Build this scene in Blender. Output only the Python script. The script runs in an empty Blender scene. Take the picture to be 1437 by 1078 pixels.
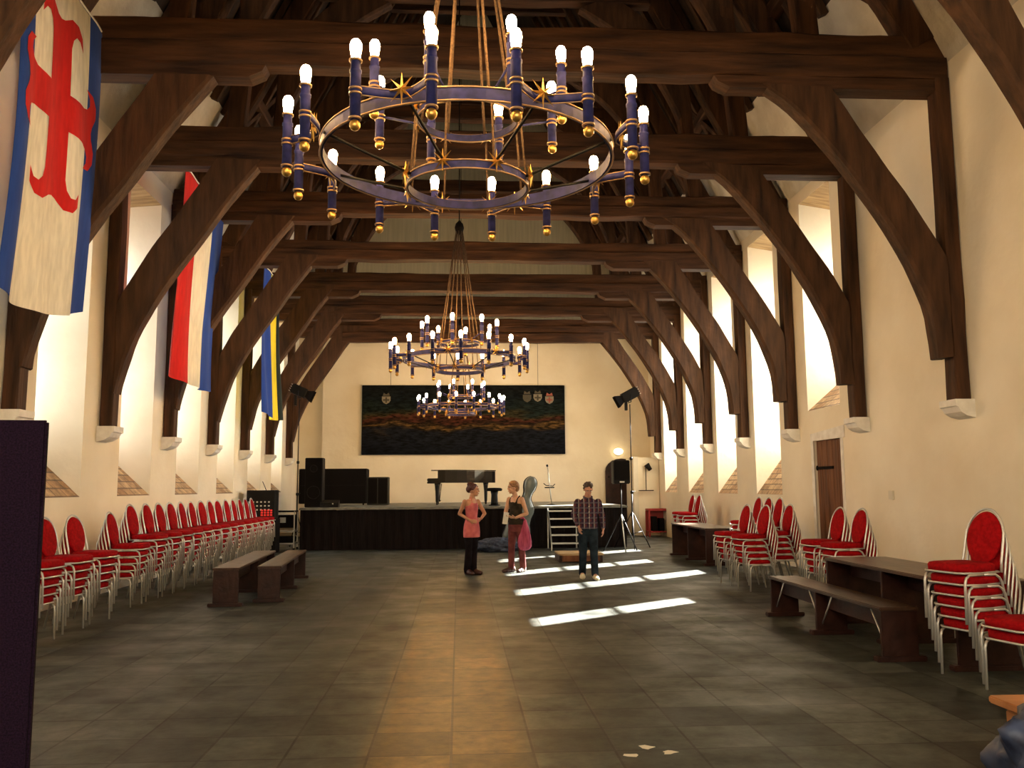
import bpy, bmesh, math, random
from mathutils import Vector, Matrix, noise
random.seed(7)
C = bpy.context.scene.collection
PI = math.pi
# ---------------------------------------------------------------- camera, sky, sun, exposure
sc = bpy.context.scene
cam_d = bpy.data.cameras.new('camera'); cam = bpy.data.objects.new('camera', cam_d); C.objects.link(cam)
cam_d.sensor_width = 36; cam_d.lens = 1222.26/1437*36; cam_d.clip_end = 200; cam_d.clip_start = .05
yaw, pitch, roll = .0609, .1182, -.0068
F = Vector((math.sin(yaw)*math.cos(pitch), math.cos(yaw)*math.cos(pitch), math.sin(pitch)))
R0 = Vector((math.cos(yaw), -math.sin(yaw), 0)); U0 = R0.cross(F)
Rr = R0*math.cos(roll)+U0*math.sin(roll); Uu = U0*math.cos(roll)-R0*math.sin(roll)
cam.matrix_world = Matrix(((Rr.x,Uu.x,-F.x,0),(Rr.y,Uu.y,-F.y,0),(Rr.z,Uu.z,-F.z,1.65),(0,0,0,1)))
sc.camera = cam
sc.view_settings.view_transform = 'Standard'; sc.view_settings.look = 'None'
sc.view_settings.exposure = 0.12; sc.view_settings.gamma = 1.0; sc.view_settings.use_curve_mapping = False
w = bpy.data.worlds.new('sky'); sc.world = w; w.use_nodes = True
bg = w.node_tree.nodes['Background']; bg.inputs[0].default_value = (.80,.90,1,1); bg.inputs[1].default_value = 2.0
SUNDIR = Vector((1, .78, 1.268*.70)).normalized()
sl = bpy.data.lights.new('sun', 'SUN'); sl.energy = 130; sl.angle = math.radians(.7); sl.color = (1,.96,.88)
so = bpy.data.objects.new('sun', sl); C.objects.link(so)
so.rotation_euler = SUNDIR.to_track_quat('Z','Y').to_euler()

XL, XR = -5.73, 6.85          # inner faces of the long walls
TY = [8.2+3*k for k in range(8)]   # trusses
WIN_R = [t for t in TY if 14 < t < 27]
WIN_L = [5.2]+[t for t in TY if t < 27]
def area(name, loc, rot, sx, sy, e, col):
    l = bpy.data.lights.new(name,'AREA'); l.shape='RECTANGLE'; l.size=sx; l.size_y=sy; l.energy=e; l.color=col
    o = bpy.data.objects.new(name,l); C.objects.link(o); o.location=loc; o.rotation_euler=rot
    return o
DAYR, DAYL = 140, 48
for t in WIN_R:
    area('daylight_window', (XR+1.0, t+2.15, 4.9), (0,PI/2,0), 4.3, .85, DAYR*(2.4 if t>26 else .9+.05*(t-14.2)), (1,.97,.90))
for t in WIN_L:
    area('daylight_window', (XL-1.0, t+2.0, 4.7), (0,-PI/2,0), 4.3, .85, DAYL*(.55+.045*(t-5.2)*1.6), (1,.97,.90))
# warm fill lights added behind the camera; the end wall has no windows
for x in (-2.6, .6, 3.8):
    area('fill_light_behind', (x,-3.85,4.5), (PI/2,0,0), 1.6, 3.0, 230, (1,.86,.64))

# ---------------------------------------------------------------- helpers
def tag(o, label=None, cat=None, group=None, kind=None):
    if label: o['label']=label
    if cat: o['category']=cat
    if group: o['group']=group
    if kind: o['kind']=kind
    return o
def thing(name, label, cat, loc=(0,0,0), rz=0, group=None):
    o = bpy.data.objects.new(name, None); C.objects.link(o); o.empty_display_size=.1
    o.location=loc; o.rotation_euler=(0,0,rz)
    return tag(o,label,cat,group)
def kids(o): return [c for c in bpy.data.objects if c.parent==o]
class MB:
    def __init__(s): s.v=[]; s.f=[]; s.m=[]; s.s=[]; s.mi=0; s.sm=False; s.M=None
    def add(s, vs, fs, smooth=None):
        n=len(s.v)
        for p in vs:
            p=Vector(p); s.v.append(tuple(s.M@p) if s.M else tuple(p))
        for f in fs:
            s.f.append([n+i for i in f]); s.m.append(s.mi); s.s.append(s.sm if smooth is None else smooth)
        return s
    def box(s,x0,x1,y0,y1,z0,z1):
        vs=[(x,y,z) for z in (z0,z1) for y in (y0,y1) for x in (x0,x1)]
        return s.add(vs,[(0,2,3,1),(4,5,7,6),(0,1,5,4),(2,6,7,3),(0,4,6,2),(1,3,7,5)],False)
    def bbox(s,x0,x1,y0,y1,z0,z1,b=.01):
        # box with chamfered edges
        bm=bmesh.new(); bmesh.ops.create_cube(bm,size=1)
        for v in bm.verts: v.co=Vector(((x0+x1)/2+v.co.x*(x1-x0),(y0+y1)/2+v.co.y*(y1-y0),(z0+z1)/2+v.co.z*(z1-z0)))
        bmesh.ops.bevel(bm,geom=bm.edges[:],offset=b,segments=2,affect='EDGES')
        bm.verts.index_update()
        s.add([v.co for v in bm.verts],[[v.index for v in f.verts] for f in bm.faces],False); bm.free(); return s
    def rings(s, rs, closed_ends=True, smooth=True, loop=False):
        n=len(rs[0]); vs=[p for r in rs for p in r]; fs=[]
        m=len(rs); rng = m if loop else m-1
        for i in range(rng):
            a=i*n; b=((i+1)%m)*n
            for j in range(n):
                k=(j+1)%n; fs.append((a+j,a+k,b+k,b+j))
        if closed_ends and not loop:
            fs.append(tuple(reversed(range(n)))); fs.append(tuple(range((m-1)*n,m*n)))
        return s.add(vs,fs,smooth)
    def tube(s, path, r, n=8, loop=False, caps=True, ry=None):
        P=[Vector(p) for p in path]; rs=[]; up=None
        for i,p in enumerate(P):
            if loop: d=P[(i+1)%len(P)]-P[i-1]
            else: d=P[min(i+1,len(P)-1)]-P[max(i-1,0)]
            d.normalize()
            if up is None:
                up=Vector((0,0,1)) if abs(d.z)<.9 else Vector((1,0,0))
            a=d.cross(up); 
            if a.length<1e-4: a=d.orthogonal()
            a.normalize(); b=a.cross(d).normalized(); up=b
            rr=r[i] if isinstance(r,(list,tuple)) else r
            r2=rr if ry is None else (ry[i] if isinstance(ry,(list,tuple)) else ry)
            rs.append([p+a*rr*math.cos(t*2*PI/n)+b*r2*math.sin(t*2*PI/n) for t in range(n)])
        return s.rings(rs,caps,True,loop)
    def lathe(s, prof, c=(0,0,0), n=16):
        rs=[[(c[0]+r*math.cos(t*2*PI/n),c[1]+r*math.sin(t*2*PI/n),c[2]+z) for t in range(n)] for r,z in prof]
        return s.rings(rs,True,True)
    def ell(s, c, r, n=12, M=None, m=None):
        m=m or max(6,n//2+2); rs=[]
        for i in range(m+1):
            ph=PI*i/m; q=max(math.sin(ph),.02)
            ring=[Vector((r[0]*q*math.cos(t*2*PI/n),r[1]*q*math.sin(t*2*PI/n),-r[2]*math.cos(ph))) for t in range(n)]
            rs.append([(M@p if M else p)+Vector(c) for p in ring])
        return s.rings(rs,True,True)
    def cap(s, a, b, ra, rb, n=12):
        # tapered capsule
        a=Vector(a); b=Vector(b); d=(b-a).normalized()
        pts=[a-d*ra*.95,a-d*ra*.6,a,b,b+d*rb*.6,b+d*rb*.95]
        return s.tube(pts,[ra*.3,ra*.8,ra,rb,rb*.8,rb*.3],n)
    def prism(s, poly, axis, a, b):
        # polygon in the plane perpendicular to axis; poly 2D; axis 'y': (x,z); 'x': (y,z); 'z': (x,y)
        def P(u,v,w): return {'y':(u,w,v),'x':(w,u,v),'z':(u,v,w)}[axis]
        n=len(poly); vs=[P(u,v,a) for u,v in poly]+[P(u,v,b) for u,v in poly]
        fs=[tuple(range(n)),tuple(reversed(range(n,2*n)))]+[(i,i+n,(i+1)%n+n,(i+1)%n) for i in range(n)]
        return s.add(vs,fs,False)
    def build(s, name, mat, parent=None, fix=True):
        me=bpy.data.meshes.new(name); me.from_pydata(s.v,[],s.f)
        ms=mat if isinstance(mat,(list,tuple)) else [mat]
        for m in ms: me.materials.append(m)
        me.polygons.foreach_set('material_index',s.m); me.polygons.foreach_set('use_smooth',s.s)
        if fix:
            bm=bmesh.new(); bm.from_mesh(me); bmesh.ops.recalc_face_normals(bm,faces=bm.faces); bm.to_mesh(me); bm.free()
        me.update()
        o=bpy.data.objects.new(name,me); C.objects.link(o)
        if parent: o.parent=parent
        return o
def struct(name, mb, mat, parent=None, fix=True):
    o=mb.build(name,mat,parent,fix)
    if not parent: o['kind']='structure'
    return o
def remesh(mb, name, mat, parent, vox=.009, sm=4):
    o=mb.build(name,mat,parent)
    m=o.modifiers.new('r','REMESH'); m.mode='VOXEL'; m.voxel_size=vox; m.use_smooth_shade=True
    k=o.modifiers.new('s','SMOOTH'); k.factor=.5; k.iterations=sm
    dg=bpy.context.evaluated_depsgraph_get(); me=bpy.data.meshes.new_from_object(o.evaluated_get(dg))
    o.modifiers.clear(); o.data=me; me.name=name
    me.materials.clear(); me.materials.append(mat)
    for p in me.polygons: p.use_smooth=True
    return o
def copy_tree(o, parent=None):
    c=o.copy(); C.objects.link(c); c.parent=parent
    for ch in TREE.get(o.name) or kids(o): copy_tree(ch,c)
    return c
TREE={}
def timber(mb, p0, p1, w, h, seed=0, jit=.012, seg=None, up=(0,0,1)):
    """hewn timber: w across, h along 'up'; edges wander a little"""
    p0=Vector(p0); p1=Vector(p1); d=(p1-p0); L=d.length; d.normalize(); up=Vector(up)
    a=d.cross(up).normalized(); b=a.cross(d).normalized(); n=seg or max(2,int(L/.45)); rs=[]
    c=min(w,h)*.09
    for i in range(n+1):
        p=p0+d*L*i/n; ring=[]
        for k,(u,v) in enumerate(((-w/2+c,-h/2),(w/2-c,-h/2),(w/2,-h/2+c),(w/2,h/2-c),(w/2-c,h/2),(-w/2+c,h/2),(-w/2,h/2-c),(-w/2,-h/2+c))):
            q=Vector((p.x*1.3+k//2*7.1,p.y*1.3+seed*3.3,p.z*1.3+k//2))
            e1=noise.noise(q)*jit*2; e2=noise.noise(q+Vector((9,9,9)))*jit*2
            ring.append(p+a*(u+e1)+b*(v+e2))
        rs.append(ring)
    return mb.rings(rs,True,False)

# ---------------------------------------------------------------- materials
def mat(name, col, rough=.6, metal=0, spec=.5, emit=None, es=0):
    m=bpy.data.materials.new(name); m.use_nodes=True; b=m.node_tree.nodes['Principled BSDF']
    b.inputs['Base Color'].default_value=(*col,1); b.inputs['Roughness'].default_value=rough
    b.inputs['Metallic'].default_value=metal; b.inputs['Specular IOR Level'].default_value=spec
    if emit: b.inputs['Emission Color'].default_value=(*emit,1); b.inputs['Emission Strength'].default_value=es
    return m
def N(m): return m.node_tree.nodes, m.node_tree.links, m.node_tree.nodes['Principled BSDF']
def cl(nm,c): return mat(nm,c,.9,spec=.08)
def tex_noise(m, c1, c2, scale=5, stretch=(1,1,1), detail=6, lo=.35, hi=.65, bump=0, bscale=None, obj=False, rot=(0,0,0), bdist=.01):
    n,l,b=N(m); tc=n.new('ShaderNodeTexCoord'); mp=n.new('ShaderNodeMapping'); mp.inputs['Scale'].default_value=stretch
    mp.inputs['Rotation'].default_value=rot
    l.new(tc.outputs['Object'],mp.inputs[0])
    t=n.new('ShaderNodeTexNoise'); t.inputs['Scale'].default_value=scale; t.inputs['Detail'].default_value=detail
    l.new(mp.outputs[0],t.inputs['Vector'])
    r=n.new('ShaderNodeValToRGB'); r.color_ramp.elements[0].position=lo; r.color_ramp.elements[1].position=hi
    r.color_ramp.elements[0].color=(*c1,1); r.color_ramp.elements[1].color=(*c2,1)
    l.new(t.outputs[0],r.inputs[0]); l.new(r.outputs[0],b.inputs['Base Color'])
    if bump:
        t2=n.new('ShaderNodeTexNoise'); t2.inputs['Scale'].default_value=bscale or scale*3; t2.inputs['Detail'].default_value=4
        l.new(mp.outputs[0],t2.inputs['Vector'])
        bu=n.new('ShaderNodeBump'); bu.inputs['Strength'].default_value=bump; bu.inputs['Distance'].default_value=bdist
        l.new(t2.outputs[0],bu.inputs['Height']); l.new(bu.outputs[0],b.inputs['Normal'])
    return m
def wood(name, c1, c2, stretch, rough=.7, bump=.7):
    return tex_noise(mat(name,c1,rough,spec=.25),c1,c2,4,stretch,8,.3,.72,bump,9,bdist=.02)
D1,D2=(.016,.0058,.0022),(.084,.034,.012)
M_oakx=wood('oak_x',D1,D2,(.25,2,2)); M_oaky=wood('oak_y',D1,D2,(2,.25,2)); M_oakz=wood('oak_z',D1,D2,(2,2,.25))
def brace_wood(nm,a):
    return tex_noise(mat(nm,D1,.7,spec=.25),(.018,.0072,.003),(.090,.039,.015),4,(2,2,.3),8,.28,.75,.7,9,rot=(0,math.radians(a),0),bdist=.02)
M_brace=brace_wood('oak_brace_left',-38); M_bracer=brace_wood('oak_brace_right',38)
M_plaster=tex_noise(mat('plaster',(.7,.62,.47),.85,spec=.15),(.79,.70,.53),(.89,.815,.655),.9,(1,1,1),5,.3,.7,.35,6,bdist=.02)
M_gable=tex_noise(mat('gable_boards',(.4,.4,.3),.8),(.42,.41,.32),(.55,.53,.41),2,(6,1,.3),5,.3,.7)
M_stone=tex_noise(mat('white_stone',(.8,.77,.7),.75),(.72,.68,.6),(.88,.85,.78),7,(1,1,1),5,.3,.7,.4,20)
M_roofp=tex_noise(mat('roof_plaster',(.6,.56,.46),.9),(.5,.45,.36),(.66,.62,.52),2,(1,1,1),6,.3,.7,.8,4,bdist=.05)
def brick_mat(name, c1, c2, mortar, bw, rh, axes='xy', ms=.012, rough=.7, var=.5, off=.5):
    m=mat(name,c1,rough); n,l,b=N(m); tc=n.new('ShaderNodeTexCoord'); sp=n.new('ShaderNodeSeparateXYZ'); cb=n.new('ShaderNodeCombineXYZ')
    l.new(tc.outputs['Object'],sp.inputs[0])
    l.new(sp.outputs['XYZ'.index(axes[0].upper())],cb.inputs[0]); l.new(sp.outputs['XYZ'.index(axes[1].upper())],cb.inputs[1])
    t=n.new('ShaderNodeTexBrick'); t.inputs['Scale'].default_value=1; t.inputs['Brick Width'].default_value=bw; t.inputs['Row Height'].default_value=rh
    t.inputs['Mortar Size'].default_value=ms; t.inputs['Color1'].default_value=(*c1,1); t.inputs['Color2'].default_value=(*c2,1); t.inputs['Mortar'].default_value=(*mortar,1)
    t.offset=off; l.new(cb.outputs[0],t.inputs['Vector'])
    nz=n.new('ShaderNodeTexNoise'); nz.inputs['Scale'].default_value=6; nz.inputs['Detail'].default_value=12; nz.inputs['Roughness'].default_value=.7
    l.new(tc.outputs['Object'],nz.inputs['Vector'])
    mr=n.new('ShaderNodeMapRange'); mr.inputs[1].default_value=.3; mr.inputs[2].default_value=.7; mr.inputs[3].default_value=1-var; mr.inputs[4].default_value=1+var
    l.new(nz.outputs[0],mr.inputs[0])
    mx=n.new('ShaderNodeMix'); mx.data_type='RGBA'; mx.blend_type='MULTIPLY'; mx.inputs[0].default_value=1
    l.new(t.outputs['Color'],mx.inputs[6]); l.new(mr.outputs[0],mx.inputs[7]); l.new(mx.outputs[2],b.inputs['Base Color'])
    bu=n.new('ShaderNodeBump'); bu.inputs['Strength'].default_value=.5; bu.inputs['Distance'].default_value=.006; bu.invert=True
    l.new(t.outputs['Fac'],bu.inputs['Height'])
    nb=n.new('ShaderNodeTexNoise'); nb.inputs['Scale'].default_value=22; nb.inputs['Detail'].default_value=5; l.new(tc.outputs['Object'],nb.inputs['Vector'])
    b2=n.new('ShaderNodeBump'); b2.inputs['Strength'].default_value=.25; b2.inputs['Distance'].default_value=.004
    l.new(nb.outputs[0],b2.inputs['Height']); l.new(bu.outputs[0],b2.inputs['Normal']); l.new(b2.outputs[0],b.inputs['Normal'])
    return m,nz
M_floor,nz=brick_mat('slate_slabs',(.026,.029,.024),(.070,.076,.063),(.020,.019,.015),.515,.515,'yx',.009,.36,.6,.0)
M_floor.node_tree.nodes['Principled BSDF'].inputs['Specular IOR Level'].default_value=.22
n,l,b=N(M_floor)
nr=n.new('ShaderNodeTexNoise'); nr.inputs['Scale'].default_value=1.7; nr.inputs['Detail'].default_value=6
tc=n.new('ShaderNodeTexCoord'); l.new(tc.outputs['Object'],nr.inputs['Vector'])
mr=n.new('ShaderNodeMapRange'); mr.inputs[1].default_value=.3; mr.inputs[2].default_value=.7; mr.inputs[3].default_value=.34; mr.inputs[4].default_value=.6
l.new(nr.outputs[0],mr.inputs[0])
# chandelier reflection painted as a warm tint along the middle of the near floor
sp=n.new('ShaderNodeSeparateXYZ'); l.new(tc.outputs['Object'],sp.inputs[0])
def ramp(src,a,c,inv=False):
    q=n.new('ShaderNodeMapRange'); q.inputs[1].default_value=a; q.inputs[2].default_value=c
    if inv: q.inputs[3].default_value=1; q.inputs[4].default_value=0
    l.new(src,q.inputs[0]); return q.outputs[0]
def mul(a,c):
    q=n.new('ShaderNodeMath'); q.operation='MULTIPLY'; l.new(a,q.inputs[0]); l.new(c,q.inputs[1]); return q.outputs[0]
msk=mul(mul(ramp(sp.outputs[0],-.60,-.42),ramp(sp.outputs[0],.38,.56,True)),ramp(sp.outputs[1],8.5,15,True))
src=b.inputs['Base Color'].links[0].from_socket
refl_mix=n.new('ShaderNodeMix'); refl_mix.data_type='RGBA'; refl_mix.blend_type='MULTIPLY'; l.new(msk,refl_mix.inputs[0]); l.new(src,refl_mix.inputs[6]); refl_mix.inputs[7].default_value=(2.3,1.12,.36,1); l.new(refl_mix.outputs[2],b.inputs['Base Color'])
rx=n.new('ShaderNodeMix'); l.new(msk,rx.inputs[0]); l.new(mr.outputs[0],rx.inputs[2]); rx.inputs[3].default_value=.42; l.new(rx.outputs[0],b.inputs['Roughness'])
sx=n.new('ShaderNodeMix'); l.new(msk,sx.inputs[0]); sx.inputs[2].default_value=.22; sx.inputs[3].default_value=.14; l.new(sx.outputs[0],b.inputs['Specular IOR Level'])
M_sill,_=brick_mat('sill_bricks',(.30,.17,.08),(.48,.33,.18),(.16,.10,.06),.34,.12,'yz',.012,.8,.5)
M_white=tex_noise(mat('white_paint',(.8,.75,.62),.7),(.7,.64,.5),(.78,.72,.58),2)
M_lintel=wood('lintel_wood',(.20,.12,.05),(.42,.28,.13),(.3,2,2))
M_lead=mat('lead_frame',(.45,.42,.36),.6)
M_sunblock=mat('daylit_sun_block',(.9,.9,.88),.6,emit=(1,.96,.88),es=1.6)  # opaque glowing glass, made up to stop the high sun
M_glass=bpy.data.materials.new('clear_glass'); M_glass.use_nodes=True
n=M_glass.node_tree.nodes; l=M_glass.node_tree.links; n.remove(n['Principled BSDF']); tr=n.new('ShaderNodeBsdfTransparent'); gl=n.new('ShaderNodeBsdfGlossy'); gl.inputs['Roughness'].default_value=.05
mxs=n.new('ShaderNodeMixShader'); mxs.inputs[0].default_value=.06; l.new(tr.outputs[0],mxs.inputs[1]); l.new(gl.outputs[0],mxs.inputs[2]); l.new(mxs.outputs[0],n['Material Output'].inputs[0])
M_red=tex_noise(mat('red_velvet',(.45,.01,.012),.9,spec=.1),(.24,.0022,.004),(.36,.004,.007),30)
M_silver=mat('silver_tube',(.62,.60,.55),.35,.55)
M_darkwood=wood('dark_bench_wood',(.014,.0045,.0035),(.042,.014,.009),(1.5,.6,1.5),.45,.3)
M_benchtop=wood('bench_top_wood',(.028,.013,.008),(.085,.045,.026),(1.5,.4,1.5),.32,.3)
M_blue=tex_noise(mat('blue_iron',(.03,.03,.09),.6,0,.2),(.008,.010,.055),(.020,.022,.11),14)
M_gold=mat('gold',(.55,.32,.08),.35,.9); M_goldl=mat('gilt_edge',(.30,.19,.10),.45,.6)
M_bulb=mat('lit_bulb',(1,.8,.5),.5,emit=(1,.58,.22),es=230)
M_rope=tex_noise(mat('rope',(.25,.15,.07),.9),(.05,.026,.010),(.11,.06,.025),60)
M_black=mat('black_plastic',(.006,.0055,.0055),.5,spec=.18); M_blackm=mat('matt_black',(.006,.005,.005),.8,spec=.08)
M_cloth=tex_noise(mat('black_cloth',(.008,.006,.006),.9,spec=.1),(.005,.004,.004),(.013,.009,.009),6,(6,1,.3))
M_deck=tex_noise(mat('stage_deck',(.14,.14,.12),.4),(.10,.10,.085),(.19,.19,.16),6)
M_alu=mat('aluminium',(.55,.54,.50),.35,.8)
M_gloss=mat('piano_lacquer',(.008,.007,.007),.04)
M_purple=tex_noise(mat('purple_black_fabric',(.02,.008,.025),.9,spec=.1),(.005,.0022,.0065),(.018,.007,.020),160)

# ---------------------------------------------------------------- floor, walls, roof
Y0, Y1 = -4.0, 31.0
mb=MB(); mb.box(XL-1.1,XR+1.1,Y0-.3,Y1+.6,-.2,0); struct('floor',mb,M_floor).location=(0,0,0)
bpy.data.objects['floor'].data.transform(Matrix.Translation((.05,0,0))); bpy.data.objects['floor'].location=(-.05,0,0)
def long_wall(name, x, sgn, openings, solid_doors):
    """openings: (y0,y1,z0,z1, oy0,oy1,oz0,oz1) splayed to the outside; solid_doors: blind rectangular niches"""
    ZT=7.6; T=1.05*sgn; mb=MB()
    def plane(xx, rects):
        ys=sorted({Y0,Y1+.5,*[r[0] for r in rects],*[r[1] for r in rects]}); zs=sorted({0,ZT,*[r[2] for r in rects],*[r[3] for r in rects]})
        for i in range(len(ys)-1):
            for j in range(len(zs)-1):
                cy=(ys[i]+ys[i+1])/2; cz=(zs[j]+zs[j+1])/2
                if any(r[0]<cy<r[1] and r[2]<cz<r[3] for r in rects): continue
                mb.add([(xx,ys[i],zs[j]),(xx,ys[i+1],zs[j]),(xx,ys[i+1],zs[j+1]),(xx,ys[i],zs[j+1])],[(0,1,2,3)])
    plane(x,[o[:4] for o in openings]+solid_doors); plane(x+T,[o[4:] for o in openings])
    for o in openings:
        a=[(x,o[0],o[2]),(x,o[1],o[2]),(x,o[1],o[3]),(x,o[0],o[3])]; X=x+T-.1*sgn
        q=[(X,o[4],o[6]),(X,o[5],o[6]),(X,o[5],o[7]),(X,o[4],o[7])]; X2=x+T
        r=[(X2,o[4],o[6]),(X2,o[5],o[6]),(X2,o[5],o[7]),(X2,o[4],o[7])]
        for k,mi in ((0,1),(1,0),(2,2),(3,0)):
            mb.mi=mi; mb.add([a[k],a[(k+1)%4],q[(k+1)%4],q[k]],[(0,1,2,3)])
            mb.mi=0; mb.add([q[k],q[(k+1)%4],r[(k+1)%4],r[k]],[(0,1,2,3)])
    for d in solid_doors:
        a=[(x,d[0],d[2]),(x,d[1],d[2]),(x,d[1],d[3]),(x,d[0],d[3])]; q=[(x+.25*sgn,p[1],p[2]) for p in a]
        for k in (0,1,2,3): mb.add([a[k],a[(k+1)%4],q[(k+1)%4],q[k]],[(0,1,2,3)])
        mb.add(q,[(0,1,2,3)])
    mb.add([(x,Y0,ZT),(x,Y1+.5,ZT),(x+T,Y1+.5,ZT),(x+T,Y0,ZT)],[(0,1,2,3)])
    mb.add([(x,Y1+.5,0),(x+T,Y1+.5,0),(x+T,Y1+.5,ZT),(x,Y1+.5,ZT)],[(0,1,2,3)])
    mb.add([(x,Y0,0),(x+T,Y0,0),(x+T,Y0,ZT),(x,Y0,ZT)],[(0,1,2,3)])
    struct(name,mb,[M_plaster,M_sill,M_lintel],None,False)
OR=[]
for t in WIN_R:
    bc = t<15
    OR.append((t+1.05,t+(2.5 if bc else 2.65),3.1 if bc else 1.46,7.3, t+1.55,t+(2.49 if bc else 2.64),3.92 if bc else 2.72,7.15))
OL=[(t+.9,t+2.45,1.55,7.1, t+1.55,t+2.4,2.45,7.0) for t in WIN_L]
DOOR=(15.3,16.5,0,2.5)
long_wall('wall_right',XR,1,OR,[DOOR]); long_wall('wall_left',XL,-1,OL,[])
wi=0
for side,ops in ((1,OR),(-1,OL)):
    for o in ops:
        wi+=1; x=(XR+1.0) if side==1 else (XL-1.0); y0,y1,z0,z1=o[4:]; ym=(y0+y1)/2
        fr=MB()
        for a in (y0,y1-.04): fr.box(x-.025,x+.025,a,a+.04,z0,z1)
        for a in (z0,z1-.05): fr.box(x-.025,x+.025,y0,y1,a,a+.05)
        trs=[4.0,5.1,6.2] if z0<3 else [5.1,6.2]
        for a in trs: fr.box(x-.03,x+.03,y0,y1,a-.04,a+.04)
        w_=struct('window_%d'%wi,fr,M_lead)
        g=MB(); g.box(x-.006,x+.006,y0+.04,y1-.04,z0+.05,6.16); g.build('clear_pane',M_glass,w_)
        g=MB(); g.box(x-.008,x+.008,y0+.04,y1-.04,6.24,z1-.05)  # upper pane added to cut off sun from above the clear part
        g.build('sun_block_pane',M_sunblock,w_)
# gable wall, set back on the left
gp=[(-4.82,0),(XR,0),(XR,7.6),(-4.82,7.6)]
mb=MB(); mb.prism([(-4.82,0),(XR+1.05,0),(XR+1.05,7.2),(-4.82,7.2)],'y',31.0,31.5); struct('wall_far',mb,M_plaster)
mb=MB(); mb.prism([(XL-1.05,0),(-4.82,0),(-4.82,7.2),(XL-1.05,7.2)],'y',31.3,31.5); struct('wall_far_left',mb,M_plaster)
CX=.56; RZ=20.3; 
mb=MB(); mb.prism([(XL-.3,7.2),(XR+.3,7.2),(CX,RZ+.3)],'y',31.0,31.5); struct('wall_gable',mb,M_gable)
mb=MB(); mb.prism([(XL-1.05,0),(XR+1.05,0),(XR+1.05,7.6),(CX,RZ+.5),(XL-1.05,7.6)],'y',Y0-.3,Y0); struct('wall_behind',mb,M_plaster)
M_roof=tex_noise(mat('roof_boards',(.05,.03,.018),.9),(.012,.006,.003),(.034,.018,.009),3,(1,3,.5),6)
def roof_side(sgn):
    x0=XL if sgn<0 else XR; ex=x0+.9*sgn; 
    k=(CX-x0)/(RZ-7.6)
    zp=9.4; xp=x0+(zp-7.6)*k
    mb=MB(); mb.mi=0
    T=.2*sgn
    mb.add([(x0,Y0,7.55),(x0,Y1+.4,7.55),(xp,Y1+.4,zp),(xp,Y0,zp)],[(0,1,2,3)])
    mb.mi=1
    mb.add([(xp,Y0,zp),(xp,Y1+.4,zp),(CX,Y1+.4,RZ),(CX,Y0,RZ)],[(0,1,2,3)])
    mb.add([(x0+1.05*sgn,Y0,7.55),(x0+1.05*sgn,Y1+.4,7.55),(CX,Y1+.4,RZ+.4),(CX,Y0,RZ+.4)],[(0,1,2,3)])
    return mb
rl=struct('ceiling_left',roof_side(-1),[M_roofp,M_roof],None,False); rr=struct('ceiling_right',roof_side(1),[M_roofp,M_roof],None,False)
M_raft=wood('rafter_wood',(.025,.011,.005),(.085,.040,.016),(2,2,.3))
for sgn,par in ((-1,rl),(1,rr)):
    x0=XL if sgn<0 else XR; k=(CX-x0)/(RZ-7.6); nrm=Vector((-sgn*(RZ-7.6),0,-abs(CX-x0))).normalized()
    y=Y0+.5
    while y<30.8:
        mb=MB(); z0=9.3
        a=Vector((x0+(z0-7.6)*k,y,z0))+nrm*.09; b_=Vector((x0+(16.5-7.6)*k,y,16.5))+nrm*.09
        timber(mb,a,b_,.13,.15,int(y*7),.008,8,up=nrm)
        mb.build('rafter',M_raft,par); y+=.72
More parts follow.
